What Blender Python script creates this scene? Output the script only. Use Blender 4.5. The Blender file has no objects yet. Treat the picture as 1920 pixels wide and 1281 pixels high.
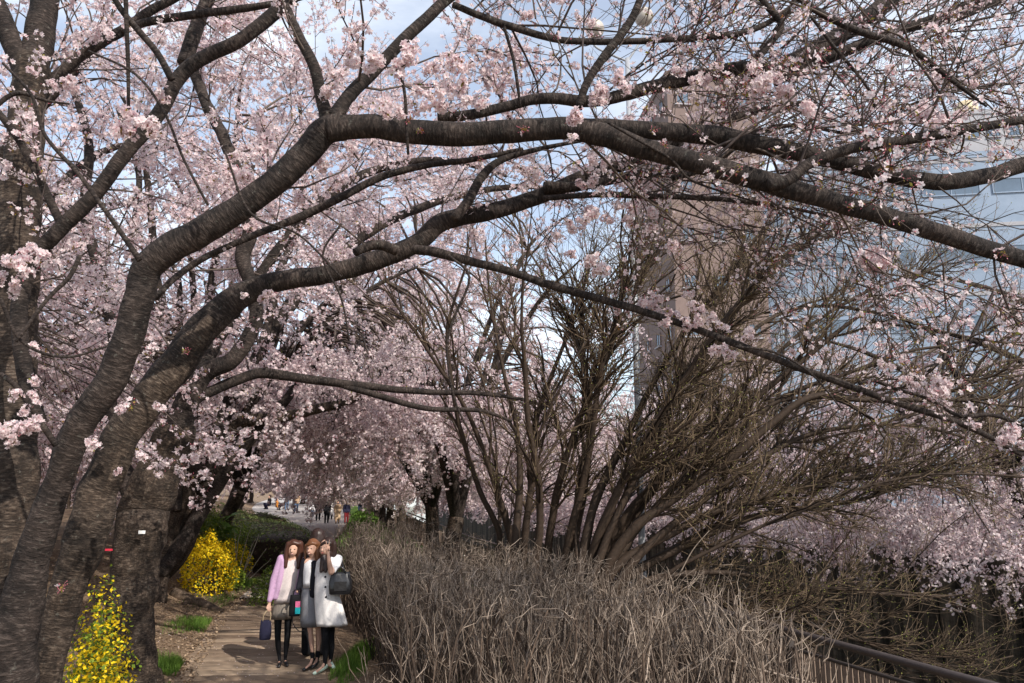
import bpy, math, random
import numpy as np
from mathutils import Matrix, Vector, noise as mnoise

SEED = 7
random.seed(SEED)
rng = np.random.default_rng(SEED)
scene = bpy.context.scene
COL = scene.collection

# ------------------------------------------------------------------ camera
W_PX, H_PX, F_PX = 1920.0, 1281.0, 1440.0
HORIZON = 910.0
PITCH = math.atan((HORIZON - H_PX / 2) / F_PX)
EYE = np.array([0.0, 0.0, 2.27])
cam_data = bpy.data.cameras.new("camera")
cam_data.sensor_width = 36.0
cam_data.lens = 36.0 * F_PX / W_PX
cam_data.clip_start = 0.05
cam_data.clip_end = 2000
cam = bpy.data.objects.new("camera", cam_data)
cam.location = EYE
cam.rotation_euler = (math.pi / 2 + PITCH, 0, 0)
COL.objects.link(cam)
scene.camera = cam

# ------------------------------------------------------------------ light
SUN_DIR = Vector((0.55, -0.58, 0.70)).normalized()     # towards the sun
world = bpy.data.worlds.new("World")
scene.world = world
world.use_nodes = True
wn, wl = world.node_tree.nodes, world.node_tree.links
wn.clear()
w_out = wn.new("ShaderNodeOutputWorld")
w_bg = wn.new("ShaderNodeBackground")
w_bg.inputs["Strength"].default_value = 0.15
sky = wn.new("ShaderNodeTexSky")
sky.sky_type = "NISHITA"
sky.sun_disc = False
sky.sun_elevation = math.asin(SUN_DIR.z)
sky.sun_rotation = math.atan2(SUN_DIR.x, SUN_DIR.y)
sky.altitude = 50
sky.air_density = 1.0
sky.dust_density = 0.9
sky.ozone_density = 1.3
w_tc = wn.new("ShaderNodeTexCoord")
w_map = wn.new("ShaderNodeMapping")
w_map.inputs["Scale"].default_value = (1.0, 1.0, 3.2)
w_noise = wn.new("ShaderNodeTexNoise")
w_noise.inputs["Scale"].default_value = 2.6
w_noise.inputs["Detail"].default_value = 7.0
w_noise.inputs["Roughness"].default_value = 0.55
w_ramp = wn.new("ShaderNodeValToRGB")
w_ramp.color_ramp.elements[0].position = 0.42
w_ramp.color_ramp.elements[1].position = 0.82
w_ramp.color_ramp.elements[0].color = (0.24, 0.24, 0.24, 1)
w_mix = wn.new("ShaderNodeMix")
w_mix.data_type = "RGBA"
w_mix.inputs[7].default_value = (7.6, 7.9, 8.3, 1)
wl.new(w_tc.outputs["Generated"], w_map.inputs["Vector"])
wl.new(w_map.outputs[0], w_noise.inputs["Vector"])
wl.new(w_noise.outputs[0], w_ramp.inputs[0])
wl.new(w_ramp.outputs[0], w_mix.inputs[0])
wl.new(sky.outputs[0], w_mix.inputs[6])
wl.new(w_mix.outputs[2], w_bg.inputs["Color"])
wl.new(w_bg.outputs[0], w_out.inputs[0])

sun_data = bpy.data.lights.new("sun", "SUN")
sun_data.energy = 4.2
sun_data.angle = math.radians(0.53)
sun_data.color = (1.0, 0.93, 0.84)
sun = bpy.data.objects.new("sun", sun_data)
sun.rotation_euler = SUN_DIR.to_track_quat("Z", "Y").to_euler()
COL.objects.link(sun)

scene.view_settings.view_transform = "Standard"
scene.view_settings.look = "None"
scene.view_settings.gamma = 1.0
scene.view_settings.exposure = 0.42
scene.view_settings.use_curve_mapping = False
scene.cycles.max_bounces = 8
scene.cycles.diffuse_bounces = 6
scene.cycles.transmission_bounces = 4
scene.cycles.sample_clamp_indirect = 4.0


# ------------------------------------------------------------------ projection helpers
_cp, _sp = math.cos(PITCH), math.sin(PITCH)


def ray(px, py):
    u, v = (px - W_PX / 2) / F_PX, (H_PX / 2 - py) / F_PX
    return np.array([u, _cp - v * _sp, _sp + v * _cp])


def at(px, py, Y):
    d = ray(px, py)
    return EYE + d * (Y / d[1])


def on_level(px, py, z=0.0):
    d = ray(px, py)
    return EYE + d * ((z - EYE[2]) / d[2])


def px_size(px, py, Y):
    """metres per photo pixel at that place"""
    return (Y / ray(px, py)[1]) / F_PX


# ------------------------------------------------------------------ material helpers
def new_mat(name):
    m = bpy.data.materials.new(name)
    m.use_nodes = True
    n, l = m.node_tree.nodes, m.node_tree.links
    b = n["Principled BSDF"]
    b.inputs["Specular IOR Level"].default_value = 0.25
    return m, n, l, b


def ramp(n, stops):
    r = n.new("ShaderNodeValToRGB")
    el = r.color_ramp.elements
    while len(el) < len(stops):
        el.new(0.5)
    for e, (p, c) in zip(el, stops):
        e.position = p
        e.color = (*c, 1)
    return r


def coords(n, l, scale, attr=None):
    mp = n.new("ShaderNodeMapping")
    mp.inputs["Scale"].default_value = scale
    if attr:
        a = n.new("ShaderNodeAttribute")
        a.attribute_name = attr
        l.new(a.outputs["Vector"], mp.inputs[0])
    else:
        t = n.new("ShaderNodeTexCoord")
        l.new(t.outputs["Object"], mp.inputs[0])
    return mp


def tex(n, l, mp, scale, detail=4, rough=0.55):
    t = n.new("ShaderNodeTexNoise")
    t.inputs["Scale"].default_value = scale
    t.inputs["Detail"].default_value = detail
    t.inputs["Roughness"].default_value = rough
    l.new(mp.outputs[0], t.inputs["Vector"])
    return t


def mix(n, l, fac, a, b, blend="MIX"):
    m = n.new("ShaderNodeMix")
    m.data_type = "RGBA"
    m.blend_type = blend
    for s, v in ((0, fac), (6, a), (7, b)):
        if hasattr(v, "links") or hasattr(v, "is_linked"):
            l.new(v, m.inputs[s])
        elif s == 0:
            m.inputs[0].default_value = v
        else:
            m.inputs[s].default_value = (*v, 1)
    return m.outputs[2]


def bump(n, l, b, h, strength=0.5, dist=0.02):
    bp = n.new("ShaderNodeBump")
    bp.inputs["Strength"].default_value = strength
    bp.inputs["Distance"].default_value = dist
    l.new(h, bp.inputs["Height"])
    l.new(bp.outputs[0], b.inputs["Normal"])


def mat_noise(name, c1, c2, scale=8, rough=0.85, stretch=(1, 1, 1), bmp=0.3, dist=0.01, detail=5, c3=None):
    m, n, l, b = new_mat(name)
    mp = coords(n, l, stretch)
    t = tex(n, l, mp, scale, detail)
    st = [(0.3, c1), (0.7, c2)] if c3 is None else [(0.28, c1), (0.5, c2), (0.72, c3)]
    r = ramp(n, st)
    l.new(t.outputs[0], r.inputs[0])
    l.new(r.outputs[0], b.inputs["Base Color"])
    b.inputs["Roughness"].default_value = rough
    if bmp:
        bump(n, l, b, t.outputs[0], bmp, dist)
    return m


def mat_bark(name, dark, mid, light, lent=0.5, fissured=False):
    """cherry bark: fine rings round the limb, pale patches, lenticels"""
    m, n, l, b = new_mat(name)
    ring = tex(n, l, coords(n, l, (21, 21, 70), "bark"), 1.0, 6, 0.68)
    patch = tex(n, l, coords(n, l, (5, 5, 5), "bark"), 1.0, 5, 0.6)
    lentic = n.new("ShaderNodeTexVoronoi")
    lentic.inputs["Scale"].default_value = 1.0
    l.new(coords(n, l, (14, 14, 75), "bark").outputs[0], lentic.inputs["Vector"])
    r1 = ramp(n, [(0.30, dark), (0.52, mid), (0.75, light)])
    l.new(ring.outputs[0], r1.inputs[0])
    r2 = ramp(n, [(0.36, (0.38, 0.36, 0.35)), (0.66, (1.35, 1.3, 1.25))])
    l.new(patch.outputs[0], r2.inputs[0])
    c = mix(n, l, 1.0, r1.outputs[0], r2.outputs[0], "MULTIPLY")
    r3 = ramp(n, [(0.10, (0, 0, 0)), (0.24, (1, 1, 1))])
    l.new(lentic.outputs["Distance"], r3.inputs[0])
    inv = n.new("ShaderNodeMath")
    inv.operation = "MULTIPLY_ADD"
    inv.inputs[1].default_value = -lent
    inv.inputs[2].default_value = lent
    l.new(r3.outputs[0], inv.inputs[0])
    c = mix(n, l, inv.outputs[0], c, light)
    lich = tex(n, l, coords(n, l, (26, 26, 26), "bark"), 1.0, 3, 0.7)
    r4 = ramp(n, [(0.62, (0, 0, 0)), (0.74, (0.55, 0.55, 0.55))])
    l.new(lich.outputs[0], r4.inputs[0])
    c = mix(n, l, r4.outputs[0], c, (0.17, 0.165, 0.14))
    if fissured:
        fis = tex(n, l, coords(n, l, (34, 34, 5), "bark"), 1.0, 5, 0.65)
        zone = tex(n, l, coords(n, l, (2.2, 2.2, 2.2), "bark"), 1.0, 2)
        r5 = ramp(n, [(0.36, (0.35, 0.33, 0.32)), (0.6, (1.3, 1.27, 1.22))])
        l.new(fis.outputs[0], r5.inputs[0])
        r6 = ramp(n, [(0.45, (0, 0, 0)), (0.6, (0.85, 0.85, 0.85))])
        l.new(zone.outputs[0], r6.inputs[0])
        c = mix(n, l, r6.outputs[0], c, mix(n, l, 1.0, c, r5.outputs[0], "MULTIPLY"))
    l.new(c, b.inputs["Base Color"])
    b.inputs["Roughness"].default_value = 0.8
    add = n.new("ShaderNodeMath")
    add.operation = "ADD"
    l.new(ring.outputs[0], add.inputs[0])
    l.new(patch.outputs[0], add.inputs[1])
    bump(n, l, b, add.outputs[0], 0.9, 0.02)
    return m


def mat_leafy(name, c1, c2, trans=0.35, island=True, rough=0.6, objvar=0.0):
    """thin petals and leaves: colour differs leaf by leaf, light passes through"""
    m, n, l, b = new_mat(name)
    geo = n.new("ShaderNodeNewGeometry")
    r = ramp(n, [(0.0, c1), (1.0, c2)])
    src = geo.outputs["Random Per Island"]
    if objvar > 0:
        oi = n.new("ShaderNodeObjectInfo")
        mm = n.new("ShaderNodeMix")
        mm.inputs[0].default_value = objvar
        l.new(src, mm.inputs[2])
        l.new(oi.outputs["Random"], mm.inputs[3])
        src = mm.outputs[0]
    l.new(src, r.inputs[0])
    l.new(r.outputs[0], b.inputs["Base Color"])
    b.inputs["Roughness"].default_value = rough
    b.inputs["Specular IOR Level"].default_value = 0.15
    tr = n.new("ShaderNodeBsdfTranslucent")
    l.new(r.outputs[0], tr.inputs[0])
    ms = n.new("ShaderNodeMixShader")
    ms.inputs[0].default_value = trans
    l.new(b.outputs[0], ms.inputs[1])
    l.new(tr.outputs[0], ms.inputs[2])
    l.new(ms.outputs[0], n["Material Output"].inputs[0])
    return m


def mat_twig(name, c1, c2):
    m, n, l, b = new_mat(name)
    geo = n.new("ShaderNodeNewGeometry")
    r = ramp(n, [(0.0, c1), (1.0, c2)])
    l.new(geo.outputs["Random Per Island"], r.inputs[0])
    t = tex(n, l, coords(n, l, (1, 1, 1)), 35, 3)
    r2 = ramp(n, [(0.3, (0.65, 0.65, 0.65)), (0.7, (1.2, 1.2, 1.2))])
    l.new(t.outputs[0], r2.inputs[0])
    l.new(mix(n, l, 1.0, r.outputs[0], r2.outputs[0], "MULTIPLY"), b.inputs["Base Color"])
    b.inputs["Roughness"].default_value = 0.75
    return m


def mat_plain(name, c, rough=0.6, spec=0.25, metal=0.0, var=0.12, scale=30, bmp=0.15):
    c1 = tuple(max(0, x * (1 - var)) for x in c)
    c2 = tuple(min(1, x * (1 + var)) for x in c)
    m = mat_noise(name, c1, c2, scale, rough, bmp=bmp, dist=0.004)
    b = m.node_tree.nodes["Principled BSDF"]
    b.inputs["Specular IOR Level"].default_value = spec
    b.inputs["Metallic"].default_value = metal
    return m


M = {}
M["bark"] = mat_bark("cherry bark", (0.008, 0.006, 0.005), (0.034, 0.0255, 0.022), (0.125, 0.102, 0.09), 0.36)
M["bark_old"] = mat_bark("old cherry trunk bark", (0.010, 0.007, 0.0055), (0.052, 0.038, 0.029), (0.20, 0.162, 0.13), 0.26, True)
M["twig"] = mat_twig("cherry twig", (0.045, 0.032, 0.028), (0.10, 0.075, 0.06))
M["petal"] = mat_leafy("cherry petal", (0.73, 0.56, 0.58), (0.88, 0.81, 0.80), 0.50, objvar=0.35)
M["calyx"] = mat_leafy("calyx and bud", (0.42, 0.10, 0.14), (0.62, 0.26, 0.30), 0.2)
M["young_leaf"] = mat_leafy("young bronze leaf", (0.22, 0.10, 0.03), (0.25, 0.25, 0.05), 0.35)
M["shrub_bark"] = mat_twig("bare shrub tree bark", (0.019, 0.0122, 0.0083), (0.060, 0.039, 0.026))
M["shrub_twig"] = mat_twig("bare shrub tree twig", (0.060, 0.040, 0.025), (0.17, 0.12, 0.075))
M["bud"] = mat_leafy("opening green bud", (0.20, 0.22, 0.05), (0.42, 0.42, 0.12), 0.3)
M["hedge_twig"] = mat_twig("bare hedge twig", (0.048, 0.031, 0.022), (0.39, 0.31, 0.245))
M["hedge_stem"] = mat_twig("bare hedge stem", (0.04, 0.027, 0.02), (0.13, 0.092, 0.068))
M["forsythia"] = mat_leafy("yellow flower", (0.78, 0.50, 0.01), (0.90, 0.72, 0.03), 0.3)
M["green_leaf"] = mat_leafy("fresh leaf", (0.10, 0.17, 0.02), (0.25, 0.32, 0.04), 0.35)
M["hedge_leaf"] = mat_leafy("clipped hedge leaf", (0.07, 0.11, 0.03), (0.23, 0.27, 0.09), 0.25, rough=0.4)
M["grass"] = mat_leafy("grass blade", (0.065, 0.135, 0.02), (0.17, 0.28, 0.05), 0.35)
M["litter"] = mat_leafy("dry fallen leaf", (0.13, 0.08, 0.045), (0.42, 0.31, 0.21), 0.15)
M["root"] = mat_bark("tree root", (0.05, 0.036, 0.027), (0.15, 0.11, 0.08), (0.30, 0.24, 0.18), 0.1)


# ------------------------------------------------------------------ mesh helpers
class MB:
    """collects vertices and faces of ONE mesh"""

    def __init__(self):
        self.V, self.Q, self.T, self.QM, self.TM, self.B, self.n = [], [], [], [], [], [], 0

    def add(self, v, quads=None, tris=None, mat=0, bark=None):
        v = np.asarray(v, float).reshape(-1, 3)
        self.V.append(v)
        self.B.append(v if bark is None else np.asarray(bark, float).reshape(-1, 3))
        if quads is not None and len(quads):
            q = np.asarray(quads, int).reshape(-1, 4) + self.n
            self.Q.append(q)
            self.QM.append(np.full(len(q), mat))
        if tris is not None and len(tris):
            t = np.asarray(tris, int).reshape(-1, 3) + self.n
            self.T.append(t)
            self.TM.append(np.full(len(t), mat))
        self.n += len(v)
        return self

    def box(self, c, s, mat=0, rz=0.0, basis=None):
        c, s = np.asarray(c, float), np.asarray(s, float) / 2
        k = np.array([[x, y, z] for z in (-1, 1) for y in (-1, 1) for x in (-1, 1)], float) * s
        if basis is not None:
            k = k @ np.asarray(basis, float)
        elif rz:
            cr, sr = math.cos(rz), math.sin(rz)
            k = k @ np.array([[cr, sr, 0], [-sr, cr, 0], [0, 0, 1]])
        self.add(k + c, [[0, 2, 3, 1], [4, 5, 7, 6], [0, 1, 5, 4], [2, 6, 7, 3], [0, 4, 6, 2], [1, 3, 7, 5]], mat=mat)
        return self

    def tubes(self, P, R, S=5, mat=0, ref=None, cap=True, rough=0.0):
        P, R = np.asarray(P, float), np.asarray(R, float)
        if P.ndim == 2:
            P, R = P[None], R[None]
        N, K, _ = P.shape
        T = np.gradient(P, axis=1)
        T /= np.linalg.norm(T, axis=2, keepdims=True) + 1e-12
        if ref is None:
            mt = np.abs(T.mean(axis=1))
            ax = np.eye(3)[np.argmin(mt, axis=1)]
        else:
            ax = np.broadcast_to(np.asarray(ref, float), (N, 3))
        B = np.cross(T, ax[:, None, :])
        B /= np.linalg.norm(B, axis=2, keepdims=True) + 1e-12
        C = np.cross(T, B)
        a = np.arange(S) * 2 * math.pi / S
        ca, sa = np.cos(a), np.sin(a)
        dirs = ca[None, None, :, None] * B[:, :, None, :] + sa[None, None, :, None] * C[:, :, None, :]
        L = np.concatenate([np.zeros((N, 1)), np.cumsum(np.linalg.norm(np.diff(P, axis=1), axis=2), axis=1)], axis=1)
        L = L + rng.uniform(0, 20, (N, 1))
        bark = np.stack([R[..., None] * ca, R[..., None] * sa, np.broadcast_to(L[..., None], (N, K, S))], axis=-1)
        rr = np.broadcast_to(R[:, :, None], (N, K, S)).copy()
        if rough:
            off = rng.uniform(0, 50, 3)
            fl = bark.reshape(-1, 3)
            rf = rr.reshape(-1)
            for i in range(len(fl)):
                x, y, z = fl[i]
                r0 = rf[i]
                k = mnoise.noise((x / r0 * 0.8 + off[0], y / r0 * 0.8 + off[1], z * 3.0)) * 0.9
                k += mnoise.noise((x / r0 * 2.2 + off[2], y / r0 * 2.2, z * 9.0)) * 0.35
                k += mnoise.noise((x / r0 * 0.6, y / r0 * 0.6, z * 38.0 + off[1])) * 0.30
                rf[i] = r0 * (1 + rough * k)
            rr = rf.reshape(N, K, S)
        v = P[:, :, None, :] + dirs * rr[..., None]
        i = np.arange(N)[:, None, None] * K * S
        k = np.arange(K - 1)[None, :, None] * S
        s = np.arange(S)[None, None, :]
        s2 = (s + 1) % S
        q = np.stack([i + k + s, i + k + s2, i + k + S + s2, i + k + S + s], axis=-1)
        base = self.n
        self.add(v, q, mat=mat, bark=bark)
        if cap and S > 4:
            for e in (0, K - 1):
                tip = P[:, e]
                tb = bark[:, e].mean(axis=1)
                n0 = self.n
                self.add(tip, bark=tb)
                idx = np.arange(N)[:, None] * K * S + e * S + np.arange(S)[None, :] + base
                nx = np.arange(N)[:, None] * K * S + e * S + (np.arange(S)[None, :] + 1) % S + base
                ti = np.broadcast_to(np.arange(N)[:, None] + n0, idx.shape)
                tri = np.stack([nx, idx, ti] if e == 0 else [idx, nx, ti], axis=-1).reshape(-1, 3)
                self.T.append(tri)
                self.TM.append(np.full(len(tri), mat))
        return self

    def scatter(self, tv, tq, tt, Rm, pos, sc, mat=0, mat_t=None):
        """copies of a small template; Rm (N,3,3) columns are local axes"""
        tv = np.asarray(tv, float)
        N, m = len(pos), len(tv)
        if N == 0:
            return self
        v = np.einsum("nij,mj->nmi", Rm, tv) * np.asarray(sc, float).reshape(-1, 1, 1) + np.asarray(pos)[:, None, :]
        o = (np.arange(N) * m)[:, None, None]
        base = self.n
        self.add(v, (o + np.asarray(tq)[None]).reshape(-1, 4) if tq is not None and len(tq) else None, mat=mat)
        if tt is not None and len(tt):
            t = (o + np.asarray(tt)[None]).reshape(-1, 3) + base
            self.T.append(t)
            self.TM.append(np.full(len(t), mat if mat_t is None else mat_t))
        return self

    def mesh(self, name, mats, smooth=True):
        me = bpy.data.meshes.new(name)
        V = np.concatenate(self.V)
        Q = np.concatenate(self.Q) if self.Q else np.zeros((0, 4), int)
        T = np.concatenate(self.T) if self.T else np.zeros((0, 3), int)
        mi = np.concatenate([*(self.QM or [np.zeros(0, int)]), *(self.TM or [np.zeros(0, int)])]).astype(np.int32)
        me.vertices.add(len(V))
        me.vertices.foreach_set("co", V.astype(np.float32).ravel())
        nl = len(Q) * 4 + len(T) * 3
        me.loops.add(nl)
        me.loops.foreach_set("vertex_index", np.concatenate([Q.ravel(), T.ravel()]).astype(np.int32))
        npoly = len(Q) + len(T)
        me.polygons.add(npoly)
        me.polygons.foreach_set("loop_start", np.concatenate([np.arange(len(Q)) * 4, len(Q) * 4 + np.arange(len(T)) * 3]).astype(np.int32))
        me.polygons.foreach_set("material_index", mi)
        me.polygons.foreach_set("use_smooth", np.full(npoly, smooth))
        at_ = me.attributes.new("bark", "FLOAT_VECTOR", "POINT")
        at_.data.foreach_set("vector", np.concatenate(self.B).astype(np.float32).ravel())
        for m in mats if isinstance(mats, (list, tuple)) else [mats]:
            me.materials.append(m)
        me.update(calc_edges=True)
        return me

    def build(self, name, mats, parent=None, smooth=True, kind=None, **tags):
        return put(name, self.mesh(name, mats, smooth), parent, kind, **tags)


def put(name, me, parent=None, kind=None, **tags):
    """link a mesh given in world coordinates (or relative to an origin Empty)"""
    o = bpy.data.objects.new(name, me)
    COL.objects.link(o)
    if parent is not None:
        o.parent = parent
        w = parent
        off = Vector((0, 0, 0))
        while w is not None:
            off += w.location
            w = w.parent
        o.location = -off if not tags.pop("local", False) else (0, 0, 0)
    if kind:
        o["kind"] = kind
    for k, v in tags.items():
        o[k] = v
    return o


def thing(name, label, cat, loc=(0, 0, 0), group=None):
    o = bpy.data.objects.new(name, None)
    o.empty_display_size = 0.2
    o.location = loc
    o["label"], o["category"] = label, cat
    if group:
        o["group"] = group
    COL.objects.link(o)
    return o


def tag(o, label, cat, group=None):
    o["label"], o["category"] = label, cat
    if group:
        o["group"] = group
    return o


def frames(nrm, roll=None):
    """rotation matrices whose third column is nrm"""
    nrm = np.asarray(nrm, float)
    nrm = nrm / (np.linalg.norm(nrm, axis=1, keepdims=True) + 1e-12)
    ax = np.eye(3)[np.argmin(np.abs(nrm), axis=1)]
    x = np.cross(ax, nrm)
    x /= np.linalg.norm(x, axis=1, keepdims=True)
    y = np.cross(nrm, x)
    if roll is None:
        roll = rng.uniform(0, 2 * math.pi, len(nrm))
    c, s = np.cos(roll)[:, None], np.sin(roll)[:, None]
    return np.stack([x * c + y * s, -x * s + y * c, nrm], axis=2)


def unit(v):
    v = np.asarray(v, float)
    return v / (np.linalg.norm(v, axis=-1, keepdims=True) + 1e-12)


def rand_dirs(n):
    return unit(rng.normal(size=(n, 3)))


def spline(pts, vals, step):
    """Catmull-Rom through pts (K,3) with vals (K,m), about one sample per step"""
    pts, vals = np.asarray(pts, float), np.asarray(vals, float)
    if vals.ndim == 1:
        vals = vals[:, None]
    A = np.concatenate([pts, vals], axis=1)
    A = np.concatenate([[2 * A[0] - A[1]], A, [2 * A[-1] - A[-2]]])
    out = []
    for i in range(1, len(A) - 2):
        n = max(2, int(np.linalg.norm(A[i + 1, :3] - A[i, :3]) / step))
        t = (np.arange(n) / n)[:, None]
        p0, p1, p2, p3 = A[i - 1], A[i], A[i + 1], A[i + 2]
        out.append(0.5 * ((2 * p1) + (p2 - p0) * t + (2 * p0 - 5 * p1 + 4 * p2 - p3) * t ** 2 + (3 * p1 - p0 - 3 * p2 + p3) * t ** 3))
    out.append(A[-2][None])
    r = np.concatenate(out)
    return r[:, :3], r[:, 3:]


def curve_batch(p0, p1, K, bend, wob=0.0):
    """N curved K-point paths from p0 to p1 bulging by bend (N,3)"""
    t = np.linspace(0, 1, K)[None, :, None]
    P = p0[:, None, :] * (1 - t) + p1[:, None, :] * t + bend[:, None, :] * (4 * t * (1 - t))
    if wob:
        w = rng.normal(0, wob, P.shape)
        w[:, 0] = 0
        P = P + w
    return P
# ------------------------------------------------------------------ layout of the place (X right, Y away, Z up; the path is level 0)
def sstep(x, a, b):
    t = np.clip((np.asarray(x, float) - a) / (b - a), 0, 1)
    return t * t * (3 - 2 * t)


def path_left(Y):
    return np.interp(Y, [-6, 8.8, 14, 20, 26, 40, 60, 90, 160], [0.1, -3.76, -5.15, -6.2, -8.0, -13.2, -19.5, -30, -48])


def path_right(Y):
    return np.interp(Y, [-6, 8.8, 14, 20, 26, 40, 60, 90, 160], [2.0, -1.95, -3.36, -4.95, -6.3, -8.6, -12.4, -20, -38])


RAIL_Z = 0.82
_ra, _rb, _rc = at(1925, 1283, 5.75), at(1470, 1166, 8.25), at(880, 1003, 22.6)


def rail_x(Y):
    return np.interp(Y, [-6, _ra[1], _rb[1], _rc[1], 60, 160], [_ra[0] + 3.9, _ra[0], _rb[0], _rc[0], -9.5, -33])


CANAL_W = 9.6


def far_x(Y):
    return rail_x(Y) + 0.45 + CANAL_W


def ground_z(X, Y):
    X, Y = np.asarray(X, float), np.asarray(Y, float)
    dl = path_left(Y) - X
    dr = X - path_right(Y)
    z = 0.95 * sstep(dl, 0.0, 3.6) + 0.09 * np.clip(dl, 0, 0.5) + 0.5 * sstep(dl, 4, 14)
    z -= 0.26 * sstep(dr, 0.3, 2.4)
    z += 0.035 * np.sin(X * 2.3 + Y * 1.1) * sstep(np.maximum(dl, dr), 0.1, 0.8) * np.cos(Y * 1.9 - X)
    return z


# ------------------------------------------------------------------ sky is the world; ground, canal, water
def mat_ground():
    m, n, l, b = new_mat("bank soil")
    mp = coords(n, l, (1, 1, 1))
    big = tex(n, l, mp, 0.9, 5)
    fine = tex(n, l, mp, 22, 6, 0.65)
    r1 = ramp(n, [(0.32, (0.10, 0.066, 0.042)), (0.5, (0.20, 0.14, 0.092)), (0.68, (0.33, 0.25, 0.175))])
    l.new(fine.outputs[0], r1.inputs[0])
    r2 = ramp(n, [(0.35, (0.68, 0.66, 0.64)), (0.65, (1.15, 1.12, 1.08))])
    l.new(big.outputs[0], r2.inputs[0])
    c = mix(n, l, 1.0, r1.outputs[0], r2.outputs[0], "MULTIPLY")
    l.new(c, b.inputs["Base Color"])
    b.inputs["Roughness"].default_value = 0.95
    bump(n, l, b, fine.outputs[0], 0.8, 0.04)
    return m


def strip_sheet(xa, xb, ys, us, zf, name, mat, kind="structure", dz=0.0, **tags):
    """ground sheet between two curves"""
    ys, us = np.asarray(ys, float), np.asarray(us, float)
    YY, UU = np.meshgrid(ys, us, indexing="ij")
    A, B = xa(YY), xb(YY)
    XX = A + (B - A) * UU
    ZZ = zf(XX, YY) + dz
    n0, n1 = len(ys), len(us)
    i = np.arange(n0 - 1)[:, None] * n1 + np.arange(n1 - 1)[None, :]
    q = np.stack([i, i + 1, i + n1 + 1, i + n1], axis=-1)
    return MB().add(np.stack([XX, YY, ZZ], -1), q).build(name, mat, None, True, kind, **tags)


Y_ROWS = np.concatenate([np.arange(-8, 30, 0.22), np.arange(30, 80, 1.0), np.arange(80, 400, 20)])
M["soil"] = mat_ground()
left_u = 1 - np.concatenate([[0, 0.002, 0.005], np.linspace(0.01, 0.12, 26), np.linspace(0.14, 1, 20)])[::-1]
strip_sheet(lambda Y: path_left(Y) - 60, path_left, Y_ROWS, np.sort(left_u), ground_z, "ground", M["soil"])
strip_sheet(path_right, lambda Y: rail_x(Y) + 0.32, Y_ROWS, np.linspace(0, 1, 26), ground_z, "canal_verge_ground", M["soil"])
strip_sheet(lambda Y: path_left(Y) - 0.3, lambda Y: path_right(Y) + 0.3, Y_ROWS, np.linspace(0, 1, 5), lambda X, Y: X * 0 - 0.05, "path_bed_ground", M["soil"])
strip_sheet(far_x, lambda Y: far_x(Y) + 140, Y_ROWS, np.concatenate([np.linspace(0, 0.05, 4), np.linspace(0.1, 1, 8)]), lambda X, Y: X * 0 + 0.62, "far_bank_ground", M["soil"])
M["concrete_path"] = mat_noise("pale path concrete", (0.30, 0.27, 0.25), (0.42, 0.39, 0.36), 3, 0.9, detail=8)
strip_sheet(path_left, path_right, Y_ROWS[Y_ROWS > 16.2], np.linspace(0, 1, 4), lambda X, Y: X * 0 + 0.004, "path", M["concrete_path"])

m, n, l, b = new_mat("canal water")
b.inputs["Base Color"].default_value = (0.012, 0.016, 0.013, 1)
b.inputs["Roughness"].default_value = 0.08
b.inputs["Specular IOR Level"].default_value = 0.5
t = tex(n, l, coords(n, l, (1, 0.35, 1)), 5, 3)
bump(n, l, b, t.outputs[0], 0.15, 0.05)
strip_sheet(lambda Y: rail_x(Y) + 0.3, lambda Y: far_x(Y) + 0.2, Y_ROWS[::4], np.linspace(0, 1, 3), lambda X, Y: X * 0 - 4.6, "canal_water", m)

# boarded part of the path: every board is a piece of the path
m, n, l, b = new_mat("weathered path board")
oi = n.new("ShaderNodeObjectInfo")
r = ramp(n, [(0, (0.15, 0.108, 0.078)), (0.5, (0.24, 0.18, 0.13)), (1, (0.34, 0.265, 0.195))])
l.new(oi.outputs["Random"], r.inputs[0])
gr = tex(n, l, coords(n, l, (1.6, 26, 26)), 2.2, 6, 0.65)
gr2 = ramp(n, [(0.3, (0.55, 0.52, 0.50)), (0.65, (1.2, 1.18, 1.15))])
l.new(gr.outputs[0], gr2.inputs[0])
st = tex(n, l, coords(n, l, (1, 1, 1)), 1.7, 4)
st2 = ramp(n, [(0.35, (0.70, 0.69, 0.68)), (0.6, (1.1, 1.1, 1.1))])
l.new(st.outputs[0], st2.inputs[0])
l.new(mix(n, l, 1.0, mix(n, l, 1.0, r.outputs[0], gr2.outputs[0], "MULTIPLY"), st2.outputs[0], "MULTIPLY"), b.inputs["Base Color"])
b.inputs["Roughness"].default_value = 0.85
bump(n, l, b, gr.outputs[0], 0.7, 0.01)
M["board"] = m

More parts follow.
